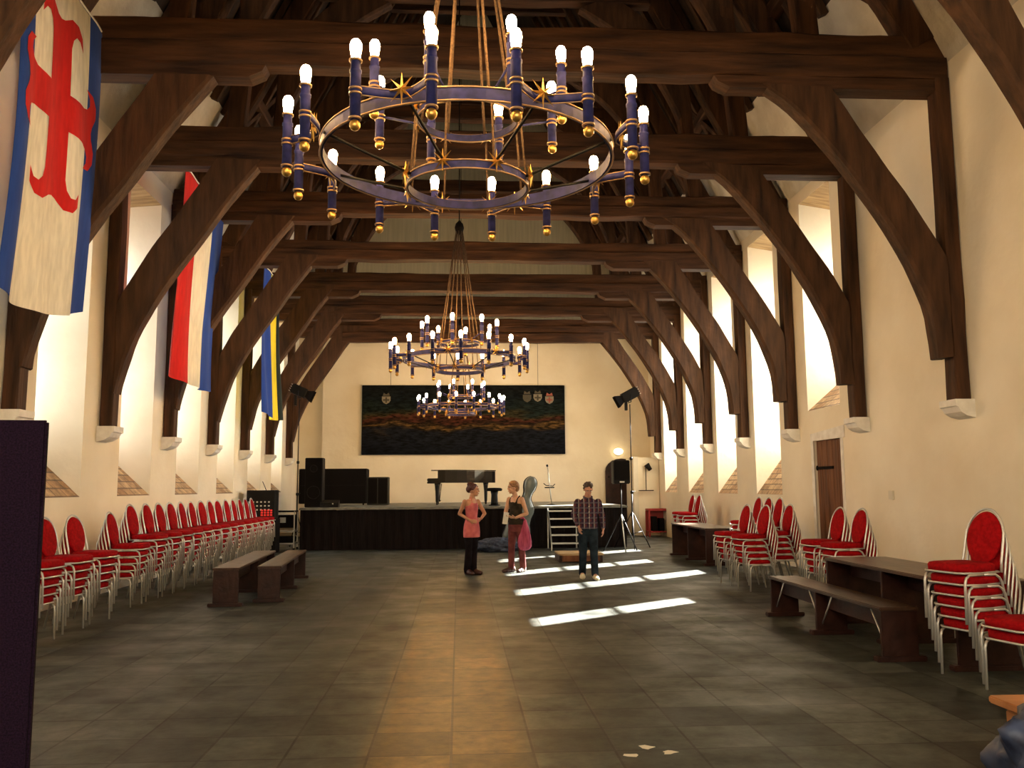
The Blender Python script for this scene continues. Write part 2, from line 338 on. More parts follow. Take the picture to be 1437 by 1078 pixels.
# ---------------------------------------------------------------- timber trusses
ORD=['nearest','second','third','fourth','fifth','sixth','seventh','eighth']
def prof_right(near):
    return [(.2,3.35),(.26,4.0),(.55,4.75),(.98,5.5),(1.5,6.22),(2.05,6.85),(2.5,7.18)]
def prof_left():
    return [(.02,3.2),(.2,3.9),(.46,4.5),(.8,5.08),(1.2,5.65),(1.7,6.4),(2.25,7.1)]
OUT=[(1.5,7.12),(.92,6.2),(.4,5.42),(0.0,4.7)]
def brace_mesh(xf, dirn, prof, out, y0, y1, seed):
    # outline smoothed, extruded along y with a chamfered lower arris
    def cr(P,n=5):
        o=[]
        for i in range(len(P)-1):
            p0=P[max(i-1,0)];p1=P[i];p2=P[i+1];p3=P[min(i+2,len(P)-1)]
            for k in range(n):
                t=k/n; o.append(tuple(.5*((2*p1[j])+(-p0[j]+p2[j])*t+(2*p0[j]-5*p1[j]+4*p2[j]-p3[j])*t*t+(-p0[j]+3*p1[j]-3*p2[j]+p3[j])*t**3) for j in (0,1)))
        o.append(P[-1]); return o
    inn=cr(prof); ou=cr(list(reversed(out)))
    n=24
    def res(P):
        L=[0]
        for i in range(1,len(P)): L.append(L[-1]+math.dist(P[i],P[i-1]))
        r=[]
        for k in range(n+1):
            s=L[-1]*k/n; i=max(j for j in range(len(L)) if L[j]<=s+1e-9); i=min(i,len(P)-2)
            t=(s-L[i])/max(L[i+1]-L[i],1e-9); r.append((P[i][0]+(P[i+1][0]-P[i][0])*t,P[i][1]+(P[i+1][1]-P[i][1])*t))
        return r
    I=res(inn); 
    O=res([(0.0,prof[0][1])]+ou)
    mb=MB(); rs=[]; yc=(y0+y1)/2; hw=(y1-y0)/2
    for k,((iu,iz),(ou_,oz)) in enumerate(zip(I,O)):
        def w(u,z,y,s):
            e=noise.noise(Vector((u*2+seed,z*2,s*5)))*.03
            return (xf+dirn*(u+e),y+noise.noise(Vector((u*1.5,z*1.5+seed,s*3)))*.02,z+e)
        du,dz=ou_-iu,oz-iz; L=max(math.hypot(du,dz),.01); c=min(.05,L*.3); cu,cz=du/L*c,dz/L*c
        rs.append([w(iu,iz,y0+.04,1),w(iu,iz,y1-.04,2),w(iu+cu,iz+cz,y1,2),w(ou_,oz,y1,3),w(ou_,oz,y0,4),w(iu+cu,iz+cz,y0,1)])
    mb.rings(rs,True,False); return mb
XPL,XPR=-5.52,6.64
for i,t in enumerate(TY):
    lab=['oak roof truss nearest the camera, only its two braces in view','oak roof truss whose beam crosses behind the big chandelier top, darkest','oak roof truss second behind the big chandelier','oak roof truss third behind the big chandelier','oak roof truss fourth behind the big chandelier, above the red white blue flag','oak roof truss third from the far wall','oak roof truss second from the far wall','oak roof truss closest to the far wall, above the painting'][i]
    T=thing('roof_truss',lab,'roof truss',(0,t,0),0,'oak trusses spanning the hall')
    zb=[7.2,7.28,7.16,7.17,7.02,6.95,6.9,6.9][i]; zt=[7.75,7.93,7.70,7.62,7.47,7.45,7.48,7.36][i]
    for x0,x1,H in ((XPL-.2,XPL,2.66),(XPR,XPR+.2,2.78)):
        mb=MB(); timber(mb,((x0+x1)/2,.13,H),((x0+x1)/2,.13,7.3),.26,x1-x0,i*3,.008,up=(1,0,0)); mb.build('wall_post',M_oakz,T)
    kz=.78 if i==0 else 1; SC=lambda P:[(u*kz,z) for u,z in P]
    brace_mesh(XPL,1,SC(prof_left()),SC(OUT),.0,.3,i*2.3).build('curved_brace',M_brace,T)
    brace_mesh(XPR,-1,SC(prof_right(i<2)),SC(OUT),.0,.3,i*4.1+1).build('curved_brace',M_bracer,T)
    zm=zb+(zt-zb)*.48; mb=MB(); timber(mb,(XPL-.18,.17,(zb+zm)/2+.01),(XPR+.19,.17,(zb+zm)/2+.01),.35,zm-zb+.02,i,.016); timber(mb,(XPL-.18,.18,(zm+zt)/2),(XPR+.19,.18,(zm+zt)/2),.31,zt-zm,i+30,.018); mb.build('tie_beam',M_oakx,T)
    for xf,dn in ((XPL-.15,1),(XPR+.15,-1)):
        mb=MB(); L=3.1+.2*math.sin(i*2.2+dn); P=[(xf,zb),(xf+dn*L,zb),(xf+dn*(L-.05),zb-.09),(xf+dn*(L-.22),zb-.17),(xf,zb-.17)]
        mb.prism(P,'y',.02,.31); mb.build('bolster',M_oakx,T)
    if i==7:
        mb=MB(); timber(mb,(XPL+1.6,.1,6.72),(XPR-1.7,.1,6.72),.25,.34,44,.014); mb.build('lower_beam',M_oakx,T)
    for sg,x0 in ((1,XPL),(-1,XPR)):
        xa=x0+sg*.12; mb=MB(); timber(mb,(xa,.17,zt-.1),(x0+sg*2.75,.17,12.6),.3,.42,i+5,.015,up=(1,0,0)); mb.build('principal_strut',M_oakz,T)
        mb=MB(); timber(mb,(x0+sg*1.75,.17,zt-.05),(x0+sg*1.95,.17,10.2),.26,.28,i+15,.012,up=(1,0,0)); mb.build('queen_post',M_oakz,T)
        brace_mesh(x0+sg*1.9,sg,[(0,8.9),(.25,9.6),(.7,10.4),(1.3,11.1),(2.2,11.7)],[(1.5,12.0),(.7,11.4),(.1,10.5),(-.1,9.7)],.03,.3,i*7).build('upper_brace',M_brace,T)
    mb=MB(); timber(mb,(XPL+2.2,.17,12.05),(XPR-2.2,.17,12.05),.3,.42,i+9,.015); mb.build('collar_beam',M_oakx,T)
    mb=MB(); timber(mb,(XPL+3.6,.17,15.2),(XPR-3.6,.17,15.2),.22,.3,i+19,.015); mb.build('collar_beam',M_oakx,T)
for sg,x0,nm in ((1,XPL,'left'),(-1,XPR,'right')):
    mb=MB(); timber(mb,(x0+sg*1.1,Y0,10.0),(x0+sg*1.1,30.95,10.0),.25,.25,3,.015); o=mb.build('purlin',M_oaky,rl if sg>0 else rr)
    # diagonal wind braces lying against each roof slope
    for i,t in enumerate(TY[:-1]):
        mb=MB()
        timber(mb,(x0+sg*.55,t+.35,8.6),(x0+sg*1.6,t+2.7,11.3),.1,.22,i,.01,up=(1,0,0)); mb.build('wind_brace',M_brace,rl if sg>0 else rr)
# stone corbels
def corbel(x, dn, y, z, lab):
    P=[(x,z),(x+dn*.27,z),(x+dn*.27,z-.09),(x+dn*.24,z-.10),(x+dn*.20,z-.17),(x+dn*.12,z-.22),(x,z-.25)]
    mb=MB(); mb.prism(P,'y',y-.06,y+.34); o=mb.build('stone_corbel',M_stone); tag(o,lab,'corbel','stone corbels under the posts')
for i,t in enumerate(TY):
    for nm,x,dn,z in (('left',XL,1,2.66),('right',XR,-1,2.78)):
        corbel(x,dn,t,z,'white stone corbel on the %s wall, %s from the camera, carrying a post'%(nm,ORD[i]))
# ---------------------------------------------------------------- chandeliers
def make_chandelier():
    T=thing('chandelier','','chandelier',(0,0,0),0,'wrought iron ring chandeliers down the middle of the hall')
    def ring(R,z,h,t,nm='ring'):
        mb=MB(); n=64; rs=[]
        for k in range(n):
            a=2*PI*k/n; c,s_=math.cos(a),math.sin(a)
            rs.append([(c*(R-t),s_*(R-t),z-h/2),(c*R,s_*R,z-h/2),(c*R,s_*R,z+h/2),(c*(R-t),s_*(R-t),z+h/2)])
        mb.rings(rs,False,False,True); o=mb.build(nm,M_blue,T)
        g=MB()
        for zz in (z-h/2,z+h/2):
            g.tube([(math.cos(2*PI*k/n)*R,math.sin(2*PI*k/n)*R,zz) for k in range(n)],.007,6,True)
        g.build('gilt_edge',M_goldl,o)
    ring(1.05,4.03,.085,.02); ring(.44,3.82,.06,.014); ring(.37,4.33,.05,.012)
    def star(R,a,z,S):
        # eight-pointed gilt star facing outwards, with a raised centre
        mb=MB(); vs=[]; M=Matrix.Rotation(a,4,'Z')@Matrix.Translation((R,0,z))
        for k in range(16):
            q=k*PI/8; r=S if k%2==0 else S*.24
            vs.append(M@Vector((0,r*math.cos(q),r*math.sin(q))))
        c1=M@Vector((.018,0,0)); c2=M@Vector((-.018,0,0)); n=len(vs)
        fs=[(k,(k+1)%n,n) for k in range(n)]+[((k+1)%n,k,n+1) for k in range(n)]
        mb.add(vs+[c1,c2],fs,False); mb.build('star',M_gold,T)
    off=math.radians(1.2)
    for k in range(8):
        a=off+PI/8+k*PI/4
        star(1.125,a,4.05,.105); star(.475,a,3.84,.09); star(.405,a,4.34,.065)
        c,s_=math.cos(a),math.sin(a)
        mb=MB(); mb.tube([(c*1.06,s_*1.06,4.03),(c*.44,s_*.44,3.84)],.011,6); mb.build('spoke',M_black,T)
        # bowed bracket joining two candles through the star
        pts=[]
        for j in range(13):
            u=-1+j/6; aa=a+u*PI/16*1.0; r=1.09+.17*abs(u)**1.6
            pts.append((math.cos(aa)*r,math.sin(aa)*r,4.03))
        mb=MB(); mb.tube(pts,.008,6,ry=.028); b=mb.build('bracket',M_blue,T)
        g=MB()
        for dz in (-.028,.028): g.tube([(p[0],p[1],p[2]+dz) for p in pts],.005,5)
        g.build('gilt_edge',M_goldl,b)
        mb=MB(); c2,s2=math.cos(a),math.sin(a)
        mb.tube([(c2*.38,s2*.38,4.34),(c2*.69,s2*.69,4.44)],.009,6); mb.build('spoke',M_blue,T)
        mb=MB(); mb.tube([(c*.37,s_*.37,4.33),(c*.05,s_*.05,6.55)],.011,6); mb.build('rope',M_rope,T)
        mb=MB(); mb.tube([(c*.44,s_*.44,3.82),(c*.40,s_*.40,4.33)],.008,6); mb.build('rope',M_rope,T)
    def candle(R,a,z):
        c,s_=math.cos(a)*R,math.sin(a)*R
        mb=MB(); mb.lathe([(.012,-.435),(.033,-.43),(.033,-.14),(.037,-.135),(.037,-.12),(.031,-.115),(.029,-.06),(.012,-.055)],(c,s_,z),14)
        o=mb.build('candle',M_blue,T)
        for zz in (-.425,-.27,-.24,-.06):
            g=MB(); g.lathe([(.030,zz-.006),(.040,zz-.006),(.040,zz+.006),(.030,zz+.006)],(c,s_,z),14); g.build('gilt_collar',M_goldl,o)
        g=MB(); g.ell((c,s_,z-.465),(.034,.034,.036),12); g.build('gilt_ball',M_gold,o)
        g=MB(); g.lathe([(.012,-.055),(.026,-.05),(.030,-.02),(.036,.02),(.036,.045),(.024,.07),(.006,.08)],(c,s_,z),12); g.build('bulb',M_bulb,o)
    for k in range(16): candle(1.27,off+PI/16+k*PI/8,4.27)
    for k in range(8): candle(.71,off+PI/8+k*PI/4,4.69)
    mb=MB(); mb.lathe([(.01,6.42),(.07,6.47),(.09,6.55),(.07,6.63),(.02,6.68),(.012,6.70)],(0,0,0),14); mb.build('suspension_hub',M_blackm,T)
    mb=MB(); mb.tube([(0,0,6.65),(0,0,16.0)],.012,6); mb.build('suspension_cable',M_blackm,T)
    return T
ch=make_chandelier()
LC=['large iron chandelier closest to the camera, filling the upper middle','middle chandelier of three, hanging above the dark painting','farthest smallest chandelier, hanging in front of the dark painting']
for i,(x,y,r) in enumerate(((.06,6.1,0),(.0,16.1,11.25),(.05,25.7,4))):
    c=ch if i==0 else copy_tree(ch); c.location=(x,y,0); c.rotation_euler=(0,0,math.radians(r)); c['label']=LC[i]
# ---------------------------------------------------------------- flags
def cloth_mat(nm,c): 
    m=tex_noise(mat(nm,c,.85,spec=.15),tuple(v*.88 for v in c),tuple(min(1,v*1.08) for v in c),8,(1,2,.4))
    b=m.node_tree.nodes['Principled BSDF']; b.inputs['Sheen Weight'].default_value=.1
    return m
F_white=cloth_mat('flag_white',(.84,.80,.68)); F_blue=cloth_mat('flag_blue',(.014,.060,.33)); F_red=cloth_mat('flag_red',(.60,.012,.012)); F_yel=cloth_mat('flag_yellow',(.85,.68,.03)); F_grn=cloth_mat('flag_dark',(.01,.02,.02))
def flag(name,lab,x,y0,y1,zt0,zt1,zb0,zb1,stripes,seed,sag=.2,group=None):
    """hangs in a plane along the wall; stripes: (fraction, material index) from y0 to y1"""
    def S(u,v,o=0):
        y=y0+(y1-y0)*u; zt=zt0+(zt1-zt0)*u; zb=zb0+(zb1-zb0)*u-sag*math.sin(PI*u)
        y+= .10*(u-.5)*-math.sin(v*PI)
        rip=.05*math.sin(u*9+seed+v*1.5)*(.25+v)+.025*math.sin(u*21+seed*2-v*2)*(.3+v)+.07*math.sin(v*2.6+seed)
        return (x+rip+o,y,zt+(zb-zt)*v)
    T=thing(name,lab,'flag',(0,0,0),0,group)
    mats=[F_white,F_blue,F_red,F_yel,F_grn]; a=0
    for w_,mi,nm in stripes:
        nu=max(3,int(w_*40)); nv=50; mb=MB(); mb.sm=True
        for o in (.0,.006):
            vs=[S(a+w_*i/nu,j/nv,o) for i in range(nu+1) for j in range(nv+1)]
            mb.add(vs,[(i*(nv+1)+j,(i+1)*(nv+1)+j,(i+1)*(nv+1)+j+1,i*(nv+1)+j+1) for i in range(nu) for j in range(nv)],True)
        mb.build(nm,mats[mi],T,False); a+=w_
    mb=MB(); p0=Vector(S(-.02,-.008)); p1=Vector(S(1.05,-.008)); mb.tube([S(-.03+i/20*1.08,-.01) for i in range(21)],.012,6); mb.build('hanging_cord',F_white,T)
    return T,S
f1,S1=flag('hanging_flag','white flag with blue edges and a red anchored cross',-4.78,9.05,11.27,7.80,7.66,3.75,3.92,[(.17,1,'blue_edge'),(.64,0,'white_field'),(.19,1,'blue_edge')],.6,.16)
def cross_emblem():
    def arm(L,a,k):
        half=[(a,a),(L-.34,a),(L-.22,a*1.15),(L-.15,a*1.45),(L-.16,a*1.85),(L-.26,a*2.25),(L-.08,a*2.15),(L+.02,a*1.65),(L+.03,a*1.0),(L-.06,a*.35),(L-.08,0)]
        P=half+[(u,-v) for u,v in reversed(half[:-1])]
        c,s_=[(1,0),(0,1),(-1,0),(0,-1)][k]; return [(u*c-v*s_,u*s_+v*c) for u,v in P]
    poly=[]
    for k,L in enumerate((.94,1.17,.92,1.17)): 
        A=arm(L,.2,k); 
        poly+= list(reversed(A))
    # the arms are listed so the outline runs round the cross once
    out=[]
    for k in (0,3,2,1):
        L=(.94,1.17,.92,1.17)[k]; a=.23
        out+=arm(L,a,k)
    return out
bm=bmesh.new(); P=cross_emblem()
cy,cz=10.12,6.16
vs=[bm.verts.new((0,cy+u,cz+v)) for u,v in P]
seen=[]
f=bm.faces.new(vs); bmesh.ops.remove_doubles(bm,verts=bm.verts[:],dist=.02)
bmesh.ops.triangulate(bm,faces=bm.faces[:],ngon_method='EAR_CLIP')
for k in range(24):
    bmesh.ops.bisect_plane(bm,geom=bm.verts[:]+bm.edges[:]+bm.faces[:],plane_co=(0,9.05+k*.1,0),plane_no=(0,1,0))
    bmesh.ops.bisect_plane(bm,geom=bm.verts[:]+bm.edges[:]+bm.faces[:],plane_co=(0,0,4.8+k*.12),plane_no=(0,0,1))
bm.verts.index_update()
mb=MB()
for o_ in (-.004,.012):
    vv=[]
    for v in bm.verts:
        u=(v.co.y-9.05)/2.22; vtop=7.80+(7.66-7.80)*u; vb=3.75+.17*u-.16*math.sin(PI*u); q=(v.co.z-vtop)/(vb-vtop)
        p=S1(u,q,o_); vv.append(p)
    mb.add(vv,[[v.index for v in f.verts] for f in bm.faces],True)
mb.build('cross_emblem',F_red,f1,False); bm.free()
flag('hanging_flag','red white and blue vertically striped flag on the left',-4.8,14.85,17.4,7.2,7.12,3.6,3.56,[(.36,2,'red_stripe'),(.33,0,'white_stripe'),(.31,1,'blue_stripe')],2.1,.06)
flag('hanging_flag','narrow looking blue and yellow flag farthest down the left side',-4.72,21.2,23.1,7.1,7.02,3.5,3.44,[(.40,1,'blue_stripe'),(.46,3,'yellow_stripe'),(.14,4,'dark_stripe')],4.0,.08)
# ---------------------------------------------------------------- painting
P_=thing('painting','wide dark unframed landscape painting on the far wall','painting',(.17,30.93,4.05))
mp=mat('painted_canvas',(.02,.02,.02),.7,spec=.08); n,l,b=N(mp)
tc=n.new('ShaderNodeTexCoord'); sp=n.new('ShaderNodeSeparateXYZ'); l.new(tc.outputs['Object'],sp.inputs[0])
nz=n.new('ShaderNodeTexNoise'); nz.inputs['Scale'].default_value=1.1; nz.inputs['Detail'].default_value=9
mpp=n.new('ShaderNodeMapping'); mpp.inputs['Scale'].default_value=(.6,1,2.2); l.new(tc.outputs['Object'],mpp.inputs[0]); l.new(mpp.outputs[0],nz.inputs['Vector'])
ad=n.new('ShaderNodeMath'); ad.operation='MULTIPLY_ADD'; ad.inputs[1].default_value=1.1; l.new(nz.outputs[0],ad.inputs[0]); l.new(sp.outputs[2],ad.inputs[2])
mr=n.new('ShaderNodeMapRange'); mr.inputs[1].default_value=-.70; mr.inputs[2].default_value=1.75; l.new(ad.outputs[0],mr.inputs[0])
cr=n.new('ShaderNodeValToRGB'); e=cr.color_ramp.elements; e[0].position=0; e[0].color=(.003,.004,.007,1); e[1].position=1; e[1].color=(.004,.005,.005,1)
for pos,c in ((.34,(.006,.007,.010)),(.40,(.025,.015,.006)),(.43,(.09,.05,.014)),(.46,(.014,.008,.004)),(.54,(.045,.012,.006)),(.58,(.022,.018,.007)),(.66,(.006,.010,.008)),(.8,(.003,.005,.006))):
    q=e.new(pos); q.color=(*c,1)
l.new(mr.outputs[0],cr.inputs[0])
n2=n.new('ShaderNodeTexNoise'); n2.inputs['Scale'].default_value=9; n2.inputs['Detail'].default_value=6; l.new(mpp.outputs[0],n2.inputs['Vector'])
m2=n.new('ShaderNodeMapRange'); m2.inputs[1].default_value=.35; m2.inputs[2].default_value=.65; m2.inputs[3].default_value=.2; m2.inputs[4].default_value=2.0; l.new(n2.outputs[0],m2.inputs[0])
mx=n.new('ShaderNodeMix'); mx.data_type='RGBA'; mx.blend_type='MULTIPLY'; mx.inputs[0].default_value=1; l.new(cr.outputs[0],mx.inputs[6]); l.new(m2.outputs[0],mx.inputs[7]); l.new(mx.outputs[2],b.inputs['Base Color'])
mb=MB(); mb.bbox(-3.6,3.6,-.05,.05,-1.23,1.23,.012); mb.build('canvas',mp,P_)
M_sh=mat('painted_shield_cream',(.22,.19,.13),.7); M_sh2=mat('painted_shield_dim',(.06,.05,.03),.7); M_sh3=mat('painted_shield_red',(.30,.08,.05),.7)
for x,zz,m1,mc in ((-2.75,.72,M_sh,M_sh2),(2.25,.78,M_sh2,M_sh2),(2.63,.80,M_sh,M_sh2),(3.05,.72,M_sh,M_sh3)):
    mb=MB(); sh=[(x+.15*u,zz+.15*v) for u,v in ((-1,.7),(-1,-.2),(-.7,-.75),(0,-1.1),(.7,-.75),(1,-.2),(1,.7))]; mb.prism(sh,'y',-.06,-.05); o=mb.build('painted_shield',m1,P_)
    mb=MB(); mb.box(x-.03,x+.03,-.065,-.06,zz-.12,zz+.08); mb.box(x-.11,x+.11,-.065,-.06,zz-.05,zz+.01); mb.prism([(x-.12,zz+.13),(x+.12,zz+.13),(x+.09,zz+.24),(x,zz+.18),(x-.09,zz+.24)],'y',-.065,-.05); mb.build('shield_charge',mc,o)
for x in (-2.6,2.65):
    mb=MB(); mb.tube([(x,.02,1.22),(x,.02,2.95)],.006,5); mb.build('hanging_wire',M_blackm,P_)
# ---------------------------------------------------------------- doors, plates, lamp on the walls
M_door=wood('door_wood',(.085,.03,.012),(.20,.08,.03),(2,2,.3),.6)
D=thing('door_1',None,None,(XR+.02,15.3,0)); D['kind']='structure'
mb=MB()
for k in range(5): mb.bbox(.03,.08,k*.24,k*.24+.236,0,2.5,.006)
mb.build('door_leaf',M_door,D)
for z in (.45,1.98):
    mb=MB(); mb.box(.005,.03,.45,1.16,z-.025,z+.025); mb.ell((.015,1.17,z),(.02,.035,.05),8); mb.build('strap_hinge',M_blackm,D)
mb=MB(); mb.ell((.0,.1,1.1),(.03,.03,.03),8); mb.build('door_handle',M_blackm,D)
mb=MB(); mb.prism([(15.12,2.5),(16.62,2.5),(16.62,2.64),(15.12,2.72)],'x',XR-.015,XR+.01); mb.prism([(15.2,0),(15.3,0),(15.3,2.5),(15.2,2.5)],'x',XR-.012,XR+.01); mb.prism([(16.5,0),(16.62,0),(16.62,2.5),(16.5,2.5)],'x',XR-.012,XR+.01)
struct('trim_1',mb,M_stone)
D=thing('door_2',None,None,(5.2,30.97,0)); D['kind']='structure'
arch=[(0,0),(1.15,0),(1.15,2.2)]+[(.575+.575*math.cos(a),2.2+.45*math.sin(a)) for a in [PI*k/10 for k in range(1,10)]]+[(0,2.2)]
mb=MB(); mb.prism(arch,'y',-.05,.02); mb.build('door_leaf',M_darkwood,D)
mb=MB(); mb.ell((.12,-.07,2.0-.0),(.03,.03,.03),8); mb.build('door_handle',M_blackm,D)
mb=MB(); mb.bbox(XR-.03,XR,13.45,13.6,1.42,1.56,.006); o=mb.build('socket_plate',M_white); tag(o,'small cream switch plate alone on the bare right wall','switch plate')
T=thing('wall_lamp','glowing round wall lamp beside the spotlight stand on the far wall','lamp',(5.67,30.98,2.9))
mb=MB(); mb.lathe([(.02,0),(.14,0),(.14,.03),(.02,.03)],(0,0,0),16); o=mb.build('back_plate',M_white,T); o.rotation_euler=(PI/2,0,0)
mb=MB(); mb.ell((0,-.1,0),(.17,.09,.12),16); mb.build('lamp_shade',mat('lit_lamp_glass',(1,.9,.6),.4,emit=(1,.80,.45),es=5),T)
# white boxed-in closet in the far right corner
T=thing('closet','white boxed-in closet standing in the far right corner','closet',(5.95,29.65,0))
mb=MB(); mb.box(0,.88,.0,1.33,0,2.64); mb.build('side_panels',M_plaster,T)
mb=MB(); mb.bbox(-.01,.16,-.03,.0,0,2.67,.006); mb.build('corner_board',M_white,T)
T=thing('mounted_spotlight','small black spotlight on a thin upright pole in front of the white closet','spotlight',(6.35,29.52,1.5))
mb=MB(); mb.box(-.25,.25,-.05,.05,0,.03); mb.build('base_plate',M_darkwood,T)
mb=MB(); mb.tube([(0,0,.03),(0,0,.82)],.015,6); mb.build('pole',M_blackm,T)
mb=MB(); mb.M=Matrix.Translation((.10,0,.80))@Matrix.Rotation(math.radians(-35),4,'Y'); mb.lathe([(.02,-.12),(.07,-.11),(.08,.0),(.10,.12),(.08,.12)],(0,0,0),12); mb.build('lamp_head',M_black,T)
# ---------------------------------------------------------------- stage
SY=24.0; SH=1.14
T=thing('stage','long black skirted stage platform across the far end of the hall','stage',(0,SY,0))
mb=MB(); mb.bbox(-4.3,4.62,0,6.9,SH-.06,SH,.01); mb.build('deck',M_deck,T)
mb=MB(); mb.box(-4.31,4.63,-.02,.0,SH-.06,SH-.02); mb.build('edge_rail',M_deck,T)
mb=MB(); n_=260; fr_=[]
for k in range(n_+1):
    x=-4.28+8.88*k/n_; fr_.append((x,.03+.014*math.sin(k*.9)+.008*math.sin(k*.37)))
vs=[(x,y,0.005) for x,y in fr_]+[(x,y,SH-.07) for x,y in fr_]+[(x,y+.02,0.005) for x,y in fr_]+[(x,y+.02,SH-.07) for x,y in fr_]; m_=n_+1
mb.add(vs,[(k,k+1,m_+k+1,m_+k) for k in range(n_)]+[(2*m_+k+1,2*m_+k,3*m_+k,3*m_+k+1) for k in range(n_)]); mb.build('skirt_cloth',M_cloth,T)
mb=MB()
for x in (-4.28,4.58): mb.box(x,x+.02,.05,6.88,0.005,SH-.06)
mb.build('side_cloth',M_cloth,T)
T=thing('stage_steps','open aluminium framed steps leading up to the stage','steps',(2.4,23.0,0))
for s_ in (0,.78):
    mb=MB(); mb.prism([(0,0),(.06,0),(.06,.14),(.98,1.0),(.98,1.08),(.9,1.08),(0,.22)],'x',s_,s_+.03); mb.prism([(.92,0),(.98,0),(.98,1.05),(.92,1.05)],'x',s_,s_+.03); mb.build('stringer',M_alu,T)
for k in range(5):
    mb=MB(); y=.02+k*.19; z=.20+k*.205; mb.bbox(.03,.78,y,y+.24,z-.03,z,.005); mb.build('tread',M_deck,T)
    mb=MB(); mb.box(.03,.78,y-.008,y,z-.035,z+.003); mb.build('nosing',M_alu,T)
T=thing('wooden_platform','low pale wooden platform on the floor before the stage steps','platform',(2.2,19.35,0))
M_ply=wood('pale_plywood',(.30,.20,.10),(.48,.34,.18),(.5,2,2),.7,.2)
mb=MB(); mb.bbox(0,.98,0,1.0,.15,.19,.006); mb.build('top_board',M_ply,T)
for a in (0,.9):
    mb=MB(); mb.bbox(a,a+.06,.02,.98,0,.15,.005); mb.build('bearer',M_darkwood,T)
for a in (.0,.94): 
    mb=MB(); mb.bbox(.06,.9,a,a+.04,.02,.15,.005); mb.build('cross_board',M_door,T)
# ---------------------------------------------------------------- grand piano
T=thing('grand_piano','glossy black grand piano on the stage, seen from its side','piano',(-.97,26.6,SH))
out=[(0,0),(0,1.48)]+[(.55,1.48),(.9,1.42),(1.2,1.15),(1.45,.85),(1.75,.72),(2.0,.60),(2.11,.38),(2.08,.12),(1.95,0)]
out=[(x,y) for x,y in out]
mb=MB(); mb.prism([(x+.32 if x==0 else x,1.48-y) for x,y in out],'z',.66,1.02)
mb.build('case',M_gloss,T)
mb=MB(); mb.prism([((x+.12 if x==0 else x*1.008),(1.48-y)*1.01-.01) for x,y in out],'z',1.025,1.055); mb.build('lid',M_gloss,T)
mb=MB(); mb.bbox(0,.34,.0,1.48,.64,.70,.01); mb.bbox(0,.34,0,.08,.70,.80,.02); mb.bbox(0,.34,1.40,1.48,.70,.80,.02); mb.build('keybed',M_gloss,T)
mb=MB(); mb.box(.03,.18,.1,1.38,.70,.715); mb.build('keyboard',mat('ivory_keys',(.75,.72,.65),.3),T)
mb=MB(); mb.M=Matrix.Translation((.33,.15,1.055))@Matrix.Rotation(math.radians(12),4,'Y'); mb.build('music_desk',M_gloss,T) if False else None
for x,y in ((.30,.15),(.30,1.33),(1.8,.9)):
    mb=MB(); mb.lathe([(.03,0),(.035,.05),(.03,.07),(.045,.10),(.055,.40),(.075,.58),(.085,.66)],(x,y,0),8); mb.build('leg',M_gloss,T)
    mb=MB(); mb.ell((x,y,.03),(.035,.02,.03),8); mb.build('caster',M_gold,bpy.data.objects[T.children[-1].name] if False else T)
mb=MB(); mb.tube([(.42,.6,.64),(.36,.62,.12)],.012,6); mb.tube([(.42,.88,.64),(.36,.86,.12)],.012,6); mb.bbox(.28,.40,.55,.93,.09,.14,.01); mb.build('pedal_lyre',M_gloss,T)
T=thing('piano_stool','round black stool on a thick column below the piano tail','stool',(1.0,25.0,SH))
mb=MB(); mb.lathe([(.02,.41),(.20,.41),(.225,.44),(.22,.48),(.17,.50),(.02,.505)],(0,0,0),20); mb.build('seat',M_blackm,T)
mb=MB(); mb.lathe([(.04,.02),(.11,.02),(.10,.1),(.09,.3),(.11,.41),(.04,.41)],(0,0,0),14); mb.build('column',M_black,T)
mb=MB(); mb.lathe([(.04,0),(.17,0),(.16,.025),(.05,.03)],(0,0,0),16); mb.build('base',M_black,T)
# loudspeakers and black cases at the left of the stage
def speaker(name,lab,loc,w_,d_,h_,rz=0,grille=M_blackm):
    T=thing(name,lab,'loudspeaker',loc,rz)
    mb=MB(); mb.bbox(-w_/2,w_/2,0,d_,0,h_,.015); mb.build('cabinet',M_black,T)
    mb=MB(); mb.bbox(-w_/2+.02,w_/2-.02,-.012,.0,.03,h_-.03,.004); mb.build('grille',grille,T)
    mb=MB()
    for z,r in ((h_*.3,w_*.36),(h_*.78,w_*.2)):
        mb.tube([(r*math.cos(a),-.014,z+r*math.sin(a)) for a in [2*PI*k/20 for k in range(20)]],.008,5,True)
    mb.build('driver_ring',M_black,T); return T
speaker('loudspeaker','tall black loudspeaker on the left front corner of the stage',(-4.0,24.4,SH),.48,.45,1.36)
T=thing('flight_case','wide black box standing behind the loudspeaker at stage left','case',(-3.55,27.2,SH))
mb=MB(); mb.bbox(-1.35,.70,0,.8,.05,1.12,.02); mb.build('body',M_blackm,T)
mb=MB()
for x in (-1.35,.69):
    mb.box(x-.005,x+.015,-.01,0,.05,1.12)
mb.box(-1.35,.70,-.01,0,.6,.615); mb.build('edge_trim',M_black,T)
for x in (-.9,.6):
    mb=MB(); mb.ell((x,.1,.03),(.03,.03,.03),8); mb.build('caster',M_black,T)
M_dgreen=mat('dark_green_panel',(.02,.024,.018),.6)
T=thing('equipment_rack','dark greenish equipment rack beside the wide black box','rack',(-2.82,27.4,SH))
mb=MB(); mb.bbox(-.03,.62,0,.6,0,.86,.015); mb.build('body',M_dgreen,T)
for x in (.0,.31):
    mb=MB(); mb.bbox(x,x+.28,-.02,0,.04,.82,.005); mb.build('front_panel',M_blackm,T)
T=thing('monitor_wedge','low black monitor speaker at the stage left front edge','loudspeaker',(-3.55,24.25,SH))
